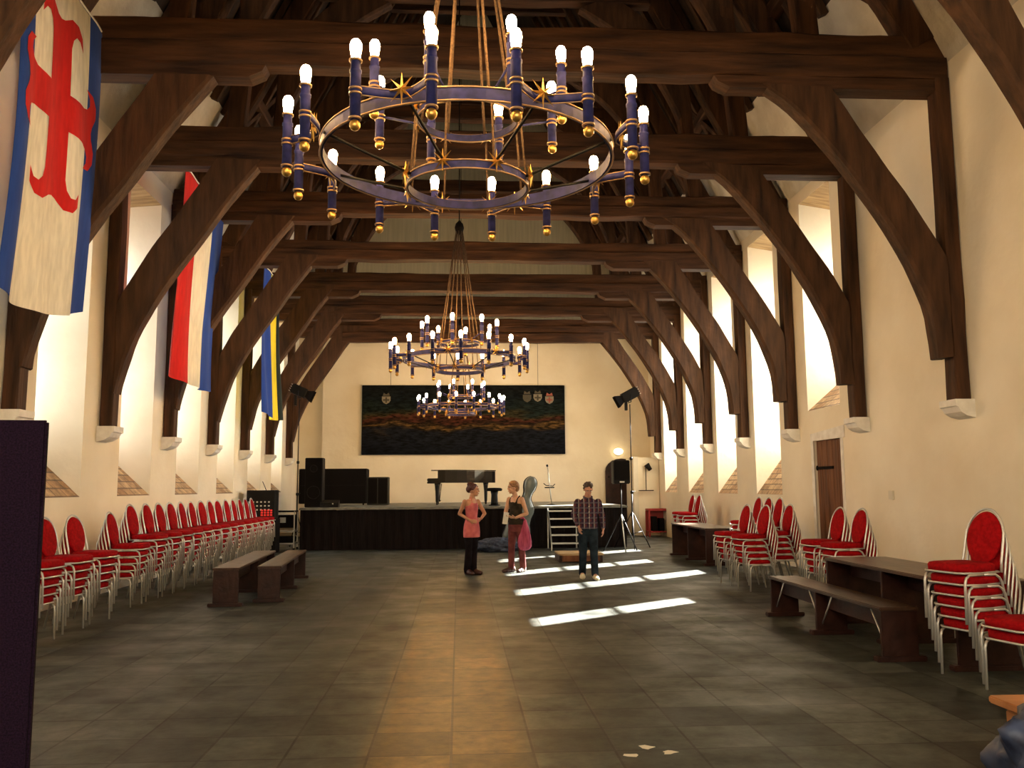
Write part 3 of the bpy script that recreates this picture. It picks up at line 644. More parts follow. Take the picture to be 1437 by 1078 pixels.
mb=MB(); mb.prism([(-.0,0),(.35,0),(.3,.2),(.06,.13)],'x',-.25,.25); mb.build('cabinet',M_black,T)
mb=MB(); mb.ell((.1,.02,.1),(.02,.01,.02),8); mb.build('indicator',M_alu,T)
# ---------------------------------------------------------------- lighting stands
def light_stand(lab,x,y,zh,dirn,tilt,thick=.022,lr=.55):
    T=thing('spotlight_stand',lab,'spotlight stand',(x,y,0),0,'tall stage spotlight stands')
    mb=MB(); mb.tube([(0,0,.35),(0,0,1.5)],thick,8); mb.tube([(0,0,1.5),(0,0,zh-.25)],thick*.65,8); mb.build('pole',M_black,T)
    mb=MB()
    for z in (.9,1.5,2.4): mb.lathe([(.01,-.04),(.04,-.035),(.04,.035),(.01,.04)],(0,0,z),10)
    mb.tube([(0,0,1.5),(.09,0,1.53)],.012,6); mb.build('clamp',M_black,T)
    for k in range(3):
        a=k*2*PI/3+.4; c,s_=math.cos(a),math.sin(a)
        mb=MB(); mb.tube([(0,0,1.0),(c*lr,s_*lr,.02)],.013,6); mb.tube([(0,0,.40),(c*lr*.58,s_*lr*.58,.46)],.009,6); mb.build('leg',M_black,T)
    # the spotlight itself: body, hood, yoke, barn doors
    H=Matrix.Translation((0,0,zh))@Matrix.Rotation(math.radians(tilt)*dirn,4,'Y')
    mb=MB(); mb.M=H
    mb.bbox(-.24,.24,-.13,.13,-.14,.14,.03); L=mb.build('lamp_head',M_black,T)
    mb=MB(); mb.M=H; s_=dirn
    mb.rings([[(s_*.24,.1,-.1),(s_*.24,.1,.1),(s_*.24,-.1,.1),(s_*.24,-.1,-.1)],[(s_*.42,.17,-.17),(s_*.42,.17,.17),(s_*.42,-.17,.17),(s_*.42,-.17,-.17)]],False,False); mb.build('barn_doors',M_blackm,L)
    mb=MB(); mb.M=H
    for k in range(4): mb.box(-s_*.26-.012,-s_*.26+.012,-.12,.12,-.11+k*.065,-.085+k*.065)
    mb.build('cooling_fins',M_alu,L)
    mb=MB(); mb.tube([(0,-.16,zh),(0,-.16,zh-.2),(0,.16,zh-.2),(0,.16,zh)],.014,6); mb.build('yoke',M_black,T)
    mb=MB(); mb.bbox(-.14,-.07,-.05,.05,zh-.42,zh-.12,.008); mb.build('ballast_box',M_black,T)
    return T
light_stand('spotlight stand left of the stage, its lamp against the timber brace',-4.58,25.2,4.44,1,24,.022,.26)
light_stand('spotlight stand right of the stage, its lamp pointing left',4.62,23.3,4.12,-1,-28*-1)
T=thing('speaker_on_stand','black loudspeaker on a tripod stand at the right end of the stage','loudspeaker',(4.12,22.2,0))
mb=MB(); mb.bbox(-.21,.21,-.19,.19,1.72,2.32,.02); c_=mb.build('cabinet',M_black,T)
mb=MB(); mb.bbox(-.19,.19,-.202,-.19,1.82,2.30,.004); mb.build('grille',M_blackm,c_)
mb=MB(); mb.box(-.06,.06,-.205,-.19,1.75,1.79); mb.build('badge',M_alu,c_)
mb=MB(); mb.tube([(0,0,.5),(0,0,1.72)],.018,8); mb.build('pole',M_black,T)
for k in range(3):
    a=k*2*PI/3-PI/2; mb=MB(); mb.tube([(0,0,.95),(math.cos(a)*.5,math.sin(a)*.5,.02)],.016,6); mb.build('leg',M_alu if k==0 else M_black,T)
T=thing('microphone_stand','slim silver stand behind the man in the checked shirt','stand',(2.58,25.2,SH))
mb=MB(); mb.tube([(.08,0,.0),(.02,0,.6),(-.03,0,1.12)],.016,8); mb.build('pole',M_alu,T)
mb=MB(); mb.tube([(-.03,0,1.10),(-.05,0,1.16)],.03,8); mb.build('head',M_black,T)
mb=MB(); mb.tube([(-.15,0,.62),(-.08,0,.56),(.12,0,.54),(.18,0,.6)],.014,6); mb.tube([(-.12,0,.5),(.16,0,.5)],.02,6); mb.build('cross_arm',M_black,T)
mb=MB(); mb.lathe([(.02,0),(.15,0),(.15,.015),(.02,.03)],(.08,0,0),14); mb.build('base',M_black,T)
# instrument case
T=thing('instrument_case','tall grey bass case leaning upright behind the woman in the dark vest','instrument case',(1.40,23.35,0))
def hour(z): # half width of the case at height z (0..2)
    P=[(0,.20),(.08,.29),(.3,.36),(.55,.34),(.72,.27),(.9,.26),(1.05,.29),(1.2,.27),(1.32,.17),(1.42,.105),(1.55,.11),(1.68,.16),(1.82,.17),(1.92,.13),(1.98,.05)]
    for i in range(len(P)-1):
        if P[i][0]<=z<=P[i+1][0]: return P[i][1]+(P[i+1][1]-P[i][1])*(z-P[i][0])/(P[i+1][0]-P[i][0])
    return .05
zs=[0+i*1.98/44 for i in range(45)]
sh=Matrix.Rotation(math.radians(16),4,'Y')
mb=MB(); mb.M=sh; rs=[]
for z in zs:
    w_=hour(z); d_=.10+.12*min(1,w_/.3); rs.append([(w_*math.copysign(abs(math.cos(a))**.6,math.cos(a)),d_*math.copysign(abs(math.sin(a))**.7,math.sin(a)),z+.02) for a in [2*PI*k/20 for k in range(20)]])
mb.rings(rs,True,True); mb.build('shell',tex_noise(mat('grey_case',(.10,.12,.11),.3),(.08,.10,.09),(.14,.16,.15),3),T)
mb=MB(); mb.M=sh
pts=[(hour(z)+.008,0,z+.02) for z in zs]+[(-hour(z)-.008,0,z+.02) for z in reversed(zs)]; mb.tube(pts,.014,6,True); mb.build('rim_trim',M_black,T)
# dark cloth bundle on the floor
def lump(name,lab,cat,c,r,mt,seed,amp=.25,par=None,vox=None):
    bm=bmesh.new(); bmesh.ops.create_icosphere(bm,subdivisions=5,radius=1)
    for v in bm.verts:
        p=v.co.copy(); k=1+amp*noise.noise(p*2.2+Vector((seed,0,0)))+amp*.5*abs(noise.noise(p*6+Vector((0,seed,0))))
        q=Vector((p.x*r[0]*k,p.y*r[1]*k,p.z*r[2]*k)); q.z=max(q.z,-r[2]*.72); v.co=q+Vector(c)
    bm.verts.index_update(); mb=MB(); mb.add([v.co for v in bm.verts],[[v.index for v in f.verts] for f in bm.faces],True); bm.free()
    o=mb.build(name,mt,par)
    if lab: tag(o,lab,cat)
    return o
M_navy=tex_noise(mat('navy_cloth',(.02,.03,.06),.8),(.01,.015,.035),(.05,.07,.12),12)
lump('cloth_bundle','dark navy cloth bundle on the floor between the two women','cloth bundle',(.98,22.9,.14),(.52,.32,.20),M_navy,3,.35)
# ---------------------------------------------------------------- sound desk, trolley, red trolley
T=thing('mixing_desk_case','black sound rack with small white and red lights, end of left chairs','sound rack',(-5.16,23.2,0))
mb=MB(); mb.bbox(-.4,.4,0,.6,0,.88,.015); mb.build('lower_case',M_blackm,T)
mb=MB(); mb.bbox(-.36,.36,0,.55,.88,1.62,.015); mb.build('upper_rack',M_black,T)
M_wl=mat('white_knobs',(.6,.6,.55),.4); M_rl=mat('red_buttons',(.5,.02,.02),.4,emit=(.8,.03,.02),es=.5)
mb=MB()
for i in range(6):
    for j in range(3): mb.box(-.3+i*.1,-.26+i*.1,-.02,.0,1.10+j*.1,1.135+j*.1)
mb.build('knob_row',M_wl,T)
mb=MB()
for i in range(4):
    for j in range(3): mb.box(.02+i*.08,.07+i*.08,-.025,-.0,.96+j*.06,1.0+j*.06)
mb.build('red_button_field',M_rl,T)
mb=MB(); mb.tube([(.1,.2,1.62),(.02,.1,1.85)],.01,6); mb.build('gooseneck_lamp',M_black,T)
T=thing('equipment_trolley','metal framed trolley between the sound rack and the stage','trolley',(-4.78,24.2,0))
for x in (-.32,.30):
    for y in (0,.5):
        mb=MB(); mb.box(x,x+.03,y,y+.03,.06,1.05); mb.build('upright',M_alu,T)
        mb=MB(); mb.ell((x+.015,y+.015,.035),(.035,.02,.035),8); mb.build('caster',M_black,T)
for z in (.16,.48,1.02):
    mb=MB(); mb.bbox(-.32,.33,0,.53,z,z+.04,.005); mb.build('shelf',M_alu if z<1 else M_blackm,T)
mb=MB(); mb.bbox(-.27,.28,.02,.5,.20,.36,.01); mb.bbox(-.27,.28,.04,.5,.60,.94,.01); mb.build('equipment_box',M_blackm,T)
mb=MB(); mb.box(-.08,.08,.03,.04,.74,.88); mb.build('label_plate',M_alu,T)
M_redp=mat('red_paint',(.28,.015,.012),.5)
T=thing('red_trolley','dark red open frame trolley against the closet in the far corner','trolley',(6.25,28.8,0))
mb=MB(); mb.bbox(0,.66,0,.5,.84,.92,.01); mb.build('top_board',M_redp,T)
for x in (0,.6):
    for y in (0,.44):
        mb=MB(); mb.box(x,x+.06,y,y+.06,.0,.84); mb.build('leg',M_redp,T)
mb=MB(); mb.bbox(.0,.66,.0,.5,.14,.18,.005); mb.bbox(.06,.6,.42,.46,.18,.84,.005); mb.build('shelf',M_redp,T)
mb=MB(); mb.bbox(.14,.30,.05,.4,.18,.66,.01); mb.bbox(.38,.54,.05,.4,.18,.6,.01); mb.build('stored_box',M_blackm,T)
# ---------------------------------------------------------------- benches and tables
def bench(name,lab,cat,x0,y0,x1,y1,w_,h_,ends,brace=False,board=.035,plinth=True,group=None):
    """runs from (x0,y0) to (x1,y1); local +y is its length"""
    L=math.hypot(x1-x0,y1-y0); T=thing(name,lab,cat,(x0,y0,0),math.atan2(-(x1-x0),y1-y0),group)
    mb=MB(); mb.bbox(-w_/2,w_/2,-.03,L+.03,h_-board,h_,.008); mb.build('top_board',M_benchtop,T)
    for e_ in ends:
        yy=e_*L; mb=MB(); mb.bbox(-w_/2+.015,w_/2-.015,yy-.025,yy+.025,0,h_-board,.006); o=mb.build('end_board',M_darkwood,T)
        if plinth:
            mb=MB(); mb.bbox(-w_/2-.05,w_/2+.05,yy-.05,yy+.05,0,.05,.008); mb.build('foot',M_darkwood,o)
    mb=MB(); mb.bbox(-w_*.12,w_*.12-.0,ends[0]*L+.03,ends[-1]*L-.03,h_-.22,h_-board,.006); mb.build('apron',M_darkwood,T)
    if brace:
        for e_ in ends:
            for sg in (-1,1):
                yy=e_*L
                if (e_==0 and sg<0) or (e_==1 and sg>0): continue
                mb=MB(); mb.tube([(-w_*.3,yy+sg*.03,.12),(-w_*.3,yy+sg*.32,h_-.04)],.009,6); mb.build('metal_strut',M_silver,T)
    return T
GB='dark wooden benches and tables'
bench('wooden_bench','dark wooden bench nearer the left chair row, farther left of the pair','bench',-3.31,12.85,-3.52,16.3,.38,.54,(0,.5,1),group=GB)
bench('wooden_bench','dark wooden bench nearer the hall centre, right one of the left pair','bench',-2.80,13.3,-3.02,16.7,.35,.52,(0,.5,1),group=GB)
bench('wooden_bench','long low dark bench in front of the table on the right','bench',4.15,8.22,4.15,11.15,.38,.50,(0,.52,1),True,group=GB)
bench('wooden_table','dark trestle table behind the long bench on the right','table',4.82,7.75,4.82,10.5,.78,.78,(0,.5,1),group=GB)
bench('wooden_table','small dark table beside the farthest chair stacks on the right','table',5.5,18.2,5.5,21.1,.74,.77,(0,.5,1),group=GB)
T=thing('low_side_table','pale brown table corner in the bottom right corner of the view','table',(3.45,4.55,0))
M_orange=wood('orange_wood',(.34,.14,.05),(.48,.22,.09),(.4,2,2),.45,.15)
mb=MB(); mb.bbox(-.55,.55,-.24,.24,.46,.5,.008); mb.build('top_board',M_orange,T)
mb=MB(); mb.bbox(-.48,.48,-.20,.20,.36,.43,.006); mb.build('rail',M_orange,T)
for x in (-.46,.42):
    for y in (-.2,.15):
        mb=MB(); mb.box(x,x+.05,y,y+.05,0,.46); mb.build('leg',M_darkwood,T)
M_bag=tex_noise(mat('blue_bag',(.02,.03,.08),.5),(.006,.010,.03),(.04,.06,.13),9)
T=thing('blue_bag','crumpled dark blue bag on the floor, bottom right corner','bag',(0,0,0))
lump('bag_body',None,None,(2.72,3.85,.30),(.33,.26,.36),M_bag,9,.5,T)
mb=MB(); mb.tube([(2.6,3.85,.50),(2.65,3.83,.66),(2.78,3.83,.66),(2.83,3.85,.50)],.012,6); mb.build('handle',M_bag,T)
# tall fabric panel close to the camera
T=thing('fabric_panel','tall purple black fabric covered panel filling the left edge','screen panel',(-1.47,3.2,0),math.radians(9))
mb=MB(); mb.bbox(-1.0,.0,0,.035,.03,1.90,.008); mb.build('body',M_purple,T)
mb=MB(); mb.bbox(-1.0,.0,-.15,.15,0,.03,.004); mb.build('foot',M_black,T)
# ---------------------------------------------------------------- stacking chairs
def make_chair():
    T=thing('stacking_chair','','chair',(0,0,0))
    hw=.205
    # seat cushion, slightly trapezoid with rounded edges
    mb=MB(); rs=[]
    for z,k in ((.418,.94),(.424,1.0),(.468,1.01),(.484,.96),(.492,.82)):
        ring=[]
        for t in range(28):
            a=2*PI*t/28; c,s_=math.cos(a),math.sin(a); q=1/max(abs(c)**5+abs(s_)**5,1e-6)**.2
            x,y=c*q,s_*q; ring.append((x*(hw+.01-.022*(-y))*k if y<0 else x*(hw+.015)*k,y*.225*k,z))
        rs.append(ring)
    mb.rings(rs,True,True); mb.build('seat',M_red,T)
    mb=MB(); mb.tube([(x,y,.415) for x,y in [(-hw-.005,.20),(-hw+.04,.235),(hw-.04,.235),(hw+.005,.20),(hw-.01,-.20),(hw-.05,-.225),(-hw+.05,-.225),(-hw+.01,-.20)]],.010,6,True); mb.build('seat_frame',M_silver,T)
    for s_ in (-1,1):
        x=s_*(hw+.012)
        mb=MB(); mb.tube([(x,.215,0),(x,.205,.33),(x,.19,.375),(x,.155,.398),(x,.0,.40)],.0115,8); mb.build('leg',M_silver,T)
        mb=MB(); mb.tube([(x,.0,.40),(x,-.13,.398),(x,-.175,.37),(x,-.20,.33),(x,-.275,0)],.0115,8); mb.build('leg',M_silver,T)
    tilt=math.radians(13); B=Matrix.Translation((0,-.215,.43))@Matrix.Rotation(tilt,4,'X')
    def oval(w_,h_,k=30):
        return [(w_*math.sin(2*PI*i/k)*(1-.12*math.cos(2*PI*i/k)*-1*0),0,h_*(1-math.cos(2*PI*i/k))/2) for i in range(k)]
    mb=MB(); mb.M=B; rs=[]
    for y,k in ((-.018,.86),(-.014,.96),(.0,1),(.014,.96),(.02,.84)):
        rs.append([(p[0]*.178/.19*k,y,.03+ .235+(p[2]-.25)*.95*k) for p in oval(.19,.50)])
    mb.rings(rs,True,True); mb.build('backrest',M_red,T)
    mb=MB(); mb.M=B; pts=[(-hw-.005,.0,-.02),(-hw-.0,0,.05),(-.192,0,.12)]+[(.197*math.sin(a),0,.265+.255*-math.cos(a)) for a in [PI*1.45-PI*.9*k/16 for k in range(17)]]
    pts=[(-hw-.005,0,-.02),(-.20,0,.08)]+[(-.197*math.cos(a),0,.265+.26*math.sin(a)) for a in [PI*k/16 for k in range(17)]]+[(.20,0,.08),(hw+.005,0,-.02)]
    mb.tube(pts,.011,8); mb.build('back_frame',M_silver,T)
    return T
chair0=make_chair(); TREE[chair0.name]=[c for c in bpy.data.objects if c.parent==chair0]
used=[False]
LV=['bottom chair','second chair up','third chair up','fourth chair up','fifth chair up','sixth chair up','seventh chair up']
def stack(x,y,deg,n,where,group):
    """deg: heading of the seat front, 0 = +x (towards the hall from the left wall)"""
    a=math.radians(deg-90); d=Vector((math.cos(math.radians(deg)),math.sin(math.radians(deg)),0))
    for k in range(n):
        if used[0]:
            c=chair0.copy(); C.objects.link(c)
            for ch_ in TREE[chair0.name]:
                q=ch_.copy(); C.objects.link(q); q.parent=c
        else: c=chair0; used[0]=True
        c.location=Vector((x,y,0))+d*.028*k+Vector((0,0,.098*k)); c.rotation_euler=(0,0,a)
        pos='top chair' if k==n-1 else LV[k]
        c['label']='red stacking chair, %s, %s'%(pos,where); c['group']=group
ys=[10.1,10.85,11.6,13.1,13.75,14.35,14.95,15.55,16.15,16.75,17.35,17.95,18.55,19.15,19.75,20.35,20.95,21.55]
OW=['first','second','third','fourth','fifth','sixth','seventh','eighth','ninth','tenth','eleventh','twelfth','thirteenth','fourteenth','fifteenth','sixteenth','seventeenth','last']
random.seed(3)
for i,y in enumerate(ys):
    n_=5 if i<4 else 6
    stack(-4.75-(.08 if i>=3 else 0)+random.uniform(-.02,.02),y,random.uniform(-10,-5) if i<3 else random.uniform(-6,1),n_,'%s stack along the left wall'%OW[i],'red chairs stacked along the left wall')
RG='red chairs stacked along the right wall'
stack(4.50,7.50,196,6,'tall stack beside the near table end',RG)
stack(4.52,6.88,194,2,'low pair at the right picture edge',RG)
stack(5.25,12.32,184,5,'left stack of two behind the long bench',RG)
stack(5.27,11.68,184,5,'right stack of two behind the long bench',RG)
stack(4.72,14.80,186,5,'tall stack at the left of the door cluster',RG)
stack(4.75,13.95,188,5,'front stack of the door cluster',RG)
stack(5.45,14.75,184,5,'stack between the door and the rear stacks',RG)
stack(5.66,15.7,182,6,'nearest rear stack of the door cluster',RG)
stack(5.68,16.32,182,6,'middle rear stack of the door cluster',RG)
stack(5.70,16.94,182,6,'farthest rear stack of the door cluster',RG)
stack(6.0,22.3,182,6,'nearer far stack beyond the small table',RG)
stack(6.02,23.0,182,6,'farthest stack beyond the small table',RG)
# ---------------------------------------------------------------- people
def person(root,lab,P):
    T=thing('person',lab,'person',root,0)
    th=P['face']; f=Vector((math.cos(th),math.sin(th),0)); side=Vector((f.y,-f.x,0))   # side: the person's right
    def V(p): return Vector(p)
    def loft(mb,rows,k=1.0):
        rs=[]
        for c,a,b_ in rows:
            rs.append([V(c)+side*(a*k*math.cos(t))+f*(b_*k*math.sin(t)) for t in [2*PI*i/24 for i in range(24)]])
        mb.rings(rs,True,True)
    g=P['j']; m=P['mats']; mb=MB()
    loft(mb,P['torso'])
    r=P['r']
    mb.cap(g['neck0'],g['neck1'],r[0]*1.15,r[0])
    for s_ in 'RL':
        mb.cap(g['sh'+s_],g['el'+s_],r[1],r[2]); mb.cap(g['el'+s_],g['wr'+s_],r[2],r[3])
        mb.cap(g['hip'+s_],g['kn'+s_],r[4],r[5]); mb.cap(V(g['kn'+s_])+Vector((0,0,-.02)),V(g['kn'+s_]).lerp(V(g['an'+s_]),.35),r[5],r[5]*.98); mb.cap(g['kn'+s_],g['an'+s_],r[5],r[6])
        mb.cap(g['an'+s_],g['to'+s_],r[6],r[6]*.75)
        # hand: palm, four fingers, thumb
        w_=V(g['wr'+s_]); hd=V(g['hd'+s_]).normalized(); pn=V(g['pn'+s_]).normalized(); pn=(pn-hd*pn.dot(hd)).normalized(); ac=hd.cross(pn).normalized()
        if P.get('flip'+s_): ac=-ac
        for q in (-.02,0,.02): mb.cap(w_,w_+hd*.085+ac*q,.016,.014)
        for q,(ln,of) in enumerate(((.070,-.030),(.080,-.010),(.075,.010),(.058,.029))):
            b0=w_+hd*.082+ac*of; b1=b0+hd*ln*.5+pn*.008; b2=b1+hd*ln*.35+pn*.022
            mb.cap(b0,b1,.0095,.0088); mb.cap(b1,b2,.0088,.0075)
        t0=w_+hd*.025-ac*.022; t1=t0+hd*.035-ac*.028+pn*.008; t2=t1+hd*.03-ac*.008+pn*.012
        mb.cap(t0,t1,.012,.0105); mb.cap(t1,t2,.0105,.009)
    hc=V(g['head']); hf=V(P['look']).normalized(); hr=hf.cross(Vector((0,0,1))).normalized(); hu=hr.cross(hf).normalized()
    # head local: x = right, y = back, z = up
    HM=Matrix((( -hr.x,-hf.x,hu.x,hc.x),(-hr.y,-hf.y,hu.y,hc.y),(-hr.z,-hf.z,hu.z,hc.z),(0,0,0,1)))
    mb.M=HM
    mb.ell((0,.012,.03),(.074,.092,.095),16); mb.ell((0,-.028,-.045),(.054,.058,.062),14); mb.ell((0,-.055,-.088),(.026,.024,.02),10)
    mb.cap((0,-.080,.028),(0,-.104,-.012),.009,.014); mb.ell((.0,-.078,.042),(.052,.02,.012),10)
    for s_ in (-1,1): mb.ell((s_*.076,.008,.0),(.012,.02,.032),8); mb.ell((s_*.03,-.07,-.02),(.022,.02,.02),8)
    mb.ell((0,-.083,-.052),(.024,.012,.012),8)
    mb.M=None
    body=remesh(mb,'body',m['skin'],T,.0075,3)
    for s_ in (-1,1):
        e_=MB(); e_.M=HM; e_.ell((s_*.03,-.080,.016),(.013,.011,.009),10); eo=e_.build('eye',m['eye'],body)
        e_=MB(); e_.M=HM; e_.ell((s_*.03,-.089,.016),(.006,.004,.006),8); e_.build('iris',M_black,body)
        e_=MB(); e_.M=HM; e_.tube([(s_*.014,-.094,.034),(s_*.032,-.092,.040),(s_*.048,-.083,.034)],.004,6); e_.build('eyebrow',m['hair'],body)
    e_=MB(); e_.M=HM; e_.ell((0,-.096,-.052),(.021,.006,.007),10); e_.build('mouth',m['lip'],body)
    hb=MB(); hb.M=HM
    for c,q in P['hair']: hb.ell(c,q,16)
    random.seed(11)
    for k in range(P.get('curls',0)):
        a=random.uniform(0,2*PI); el=random.uniform(-.15,1.4); q=Vector((math.cos(a)*math.cos(el)*.080,math.sin(a)*math.cos(el)*.098+.022,math.sin(el)*.098+.035))
        if q.y<-.062 and q.z<.085: continue
        hb.ell(q,(.024,.024,.022),8)
    h_=remesh(hb,'hair',m['hair'],T,.009,1)
    return T,loft,V,HM
def sk(nm,c): 
    return tex_noise(mat(nm,c,.55,spec=.35),tuple(v*.9 for v in c),tuple(min(1,v*1.1) for v in c),12)
M_eye=mat('eye_white',(.38,.33,.28),.4)
M_lip=mat('lip',(.42,.12,.10),.5); S_a=sk('skin_tanned',(.55,.27,.15)); S_b=sk('skin_fair',(.62,.34,.20)); S_c=sk('skin_ruddy',(.55,.27,.17))
H_dark=tex_noise(mat('hair_auburn',(.06,.015,.01),.6),(.035,.010,.008),(.10,.022,.014),40); H_blond=tex_noise(mat('hair_blond',(.28,.13,.05),.7),(.17,.075,.03),(.42,.22,.09),40); H_brown=tex_noise(mat('hair_brown',(.05,.03,.02),.7),(.03,.018,.012),(.09,.055,.035),40)
C_pink=tex_noise(cl('pink_cloth',(.62,.09,.11)),(.50,.11,.12),(.68,.19,.18),8,(1,1,1)); C_blk=tex_noise(cl('black_trousers',(.008,.006,.008)),(.005,.004,.005),(.014,.010,.012),9)
C_olive=tex_noise(cl('olive_vest',(.035,.028,.018)),(.025,.02,.014),(.055,.042,.028),9); C_mar=tex_noise(cl('maroon_trousers',(.13,.03,.03)),(.09,.022,.022),(.19,.055,.05),6)
C_jean=tex_noise(cl('dark_jeans',(.015,.022,.035)),(.006,.009,.013),(.022,.032,.042),7); C_shoe=mat('beige_shoes',(.62,.55,.36),.7); C_shoed=mat('dark_shoes',(.05,.015,.01),.5); C_sand=mat('tan_shoe',(.30,.16,.08),.6)
def garment(name,T,mt,fn,vox=.011,sm=3): 
    mb=MB(); fn(mb); return remesh(mb,name,mt,T,vox,sm)
def shoe(mb,a,t,w_=.043):
    a=Vector(a); t=Vector(t); d=(t-a); d.z=0; L=d.length; d.normalize(); z0=min(a.z,t.z)
    base=Vector((a.x,a.y,0)); sd=Vector((-d.y,d.x,0))
    for k,(u,wd,h_) in enumerate(((-.055,.036,.11),(0,.042,.125),(.06,.042,.105),(.12,.048,.085),(.175,.042,.068))):
        c=base+d*u; gz=P_GZ[0]
        mb.ell((c.x,c.y,gz+h_*.5),(wd*1.15,wd*1.15,h_*.52),12)
        if k: mb.ell(((c.x+pc.x)/2,(c.y+pc.y)/2,gz+(h_+ph)*.25),(wd,wd,(h_+ph)*.26),12)
        pc=c; ph=h_
P_GZ=[0]
# woman in the pink halter top
g=dict(neck0=(.0,0,1.42),neck1=(.02,-.02,1.52),head=(.045,-.03,1.59),
 shR=(-.135,-.09,1.385),elR=(-.235,-.02,1.15),wrR=(-.045,-.155,1.035),shL=(.125,.085,1.385),elL=(.255,.12,1.15),wrL=(.185,.10,1.05),
 hipR=(-.07,-.05,.88),knR=(-.06,-.07,.48),anR=(-.085,-.05,.09),toR=(-.02,-.16,.035),hipL=(.065,.045,.88),knL=(.05,.03,.48),anL=(.03,.03,.09),toL=(.11,-.04,.035),
 hdR=(.95,-.15,-.25),pnR=(.2,.9,.0),hdL=(-.5,.6,-.45),pnL=(-.9,-.3,0))
tr=[((0,0,.78),.12,.10),((0,0,.88),.165,.115),((0,0,.97),.15,.105),((.0,0,1.08),.112,.085),((0,-.0,1.2),.125,.095),((0,-.005,1.29),.135,.105),((0,0,1.37),.15,.085),((0,0,1.43),.10,.06)]
T,loft,V,HM=person((.24,17.05,0),'woman in a pink halter tunic and black trousers, hands on her hips',dict(face=math.radians(-50),look=(.97,-.25,.0),torso=tr,j=g,r=(.05,.045,.036,.025,.08,.052,.036),
 mats=dict(skin=S_a,hair=H_dark,eye=M_eye,lip=M_lip),hair=[((0,.035,.062),(.092,.098,.088)),((0,.10,.03),(.072,.06,.07)),((0,.07,.125),(.07,.07,.045))],curls=44,flipL=True))
def top(mb):
    loft(mb,[((0,0,.70),.175,.135),((0,0,.80),.180,.135),((0,0,.90),.175,.125),((0,0,.98),.155,.112),((0,0,1.08),.122,.094),((0,0,1.2),.134,.104),((.0,-.005,1.29),.143,.115),((.02,-.03,1.35),.09,.085)])
    f=Vector((math.cos(-.87),math.sin(-.87),0)); s_=Vector((f.y,-f.x,0))
    for q in (-1,1): mb.cap(f*.085+s_*q*.06+Vector((0,0,1.31)),f*.03+s_*q*.045+Vector((0,0,1.47)),.018,.012)
garment('halter_tunic',T,C_pink,top)
def tro(mb,g=g):
    loft(mb,[((0,0,.76),.14,.11),((0,0,.86),.168,.12)])
    for s_ in 'RL': mb.cap(g['hip'+s_],g['kn'+s_],.088,.066); mb.cap(g['kn'+s_],(g['an'+s_][0],g['an'+s_][1],.085),.064,.072)
garment('trousers',T,C_blk,tro)
def sh_(mb,g=g):
    for s_ in 'RL': shoe(mb,g['an'+s_],g['to'+s_])
garment('shoes',T,C_shoed,sh_,.008)
# woman in the dark vest
g2=dict(neck0=(-.01,-.01,1.46),neck1=(-.035,-.03,1.56),head=(-.065,-.045,1.635),
 shL=(.115,-.10,1.42),elL=(.205,-.10,1.14),wrL=(-.02,-.20,1.06),shR=(-.13,.10,1.42),elR=(-.20,.10,1.15),wrR=(-.21,-.10,1.07),
 hipL=(.06,-.05,.92),knL=(.10,-.06,.50),anL=(.13,.0,.10),toL=(.06,-.10,.03),hipR=(-.06,.05,.92),knR=(-.09,.02,.50),anR=(-.10,.0,.09),toR=(-.20,-.06,.035),
 hdL=(-.95,-.2,.1),pnL=(0,.5,.8),hdR=(-.1,-.95,.15),pnR=(.6,0,.6))
tr2=[(( .0,0,.80),.12,.10),((0,0,.91),.168,.12),((0,0,1.0),.155,.11),((0,0,1.11),.122,.092),((0,0,1.23),.132,.1),((0,0,1.33),.142,.11),((0,0,1.41),.155,.088),((0,0,1.47),.10,.06)]
T,loft,V,HM=person((1.12,17.35,0),'woman in a dark sleeveless vest and maroon trousers holding a white paper',dict(face=math.radians(-135),look=(-.95,-.3,-.05),torso=tr2,j=g2,r=(.05,.048,.040,.027,.085,.056,.038),
 mats=dict(skin=S_b,hair=H_blond,eye=M_eye,lip=M_lip),hair=[((0,.032,.062),(.093,.098,.090)),((0,.08,.0),(.075,.06,.08))],curls=80))
def top2(mb):
    loft(mb,[((0,0,.92),.178,.128),((0,0,1.0),.165,.122),((0,0,1.11),.134,.104),((0,0,1.23),.143,.112),((0,0,1.32),.150,.122),((0,-.0,1.37),.11,.10)])
    f=Vector((math.cos(math.radians(-135)),math.sin(math.radians(-135)),0)); s_=Vector((f.y,-f.x,0))
    for q in (-1,1):
        pts=[f*.10+s_*q*.085+Vector((0,0,1.33)),f*.065+s_*q*.092+Vector((0,0,1.42)),s_*q*.095+Vector((0,0,1.482)),f*-.08+s_*q*.085+Vector((0,0,1.38))]
        for a_,b_ in zip(pts,pts[1:]): mb.cap(a_,b_,.015,.015)
garment('vest_top',T,C_olive,top2)
def tro2(mb,g=g2):
    loft(mb,[((0,0,.78),.145,.115),((0,0,.90),.175,.126),((0,0,.97),.168,.12)])
    for s_ in 'RL': mb.cap(g['hip'+s_],g['kn'+s_],.095,.072); mb.cap(g['kn'+s_],(g['an'+s_][0],g['an'+s_][1],.10),.070,.062)
garment('trousers',T,C_mar,tro2)
def sh2(mb,g=g2):
    for s_ in 'RL': shoe(mb,g['an'+s_],g['to'+s_])
garment('shoes',T,C_shoed,sh2,.008)
mb=MB(); mb.M=Matrix.Translation((1.12-.215,17.35-.23,1.07))@Matrix.Rotation(.15,4,'Y'); mb.bbox(-.05,.05,-.012,.012,-.13,.10,.004); o=mb.build('folded_paper',mat('white_paper',(.75,.72,.62),.7)); tag(o,'folded white paper held by the woman in the dark vest','paper')
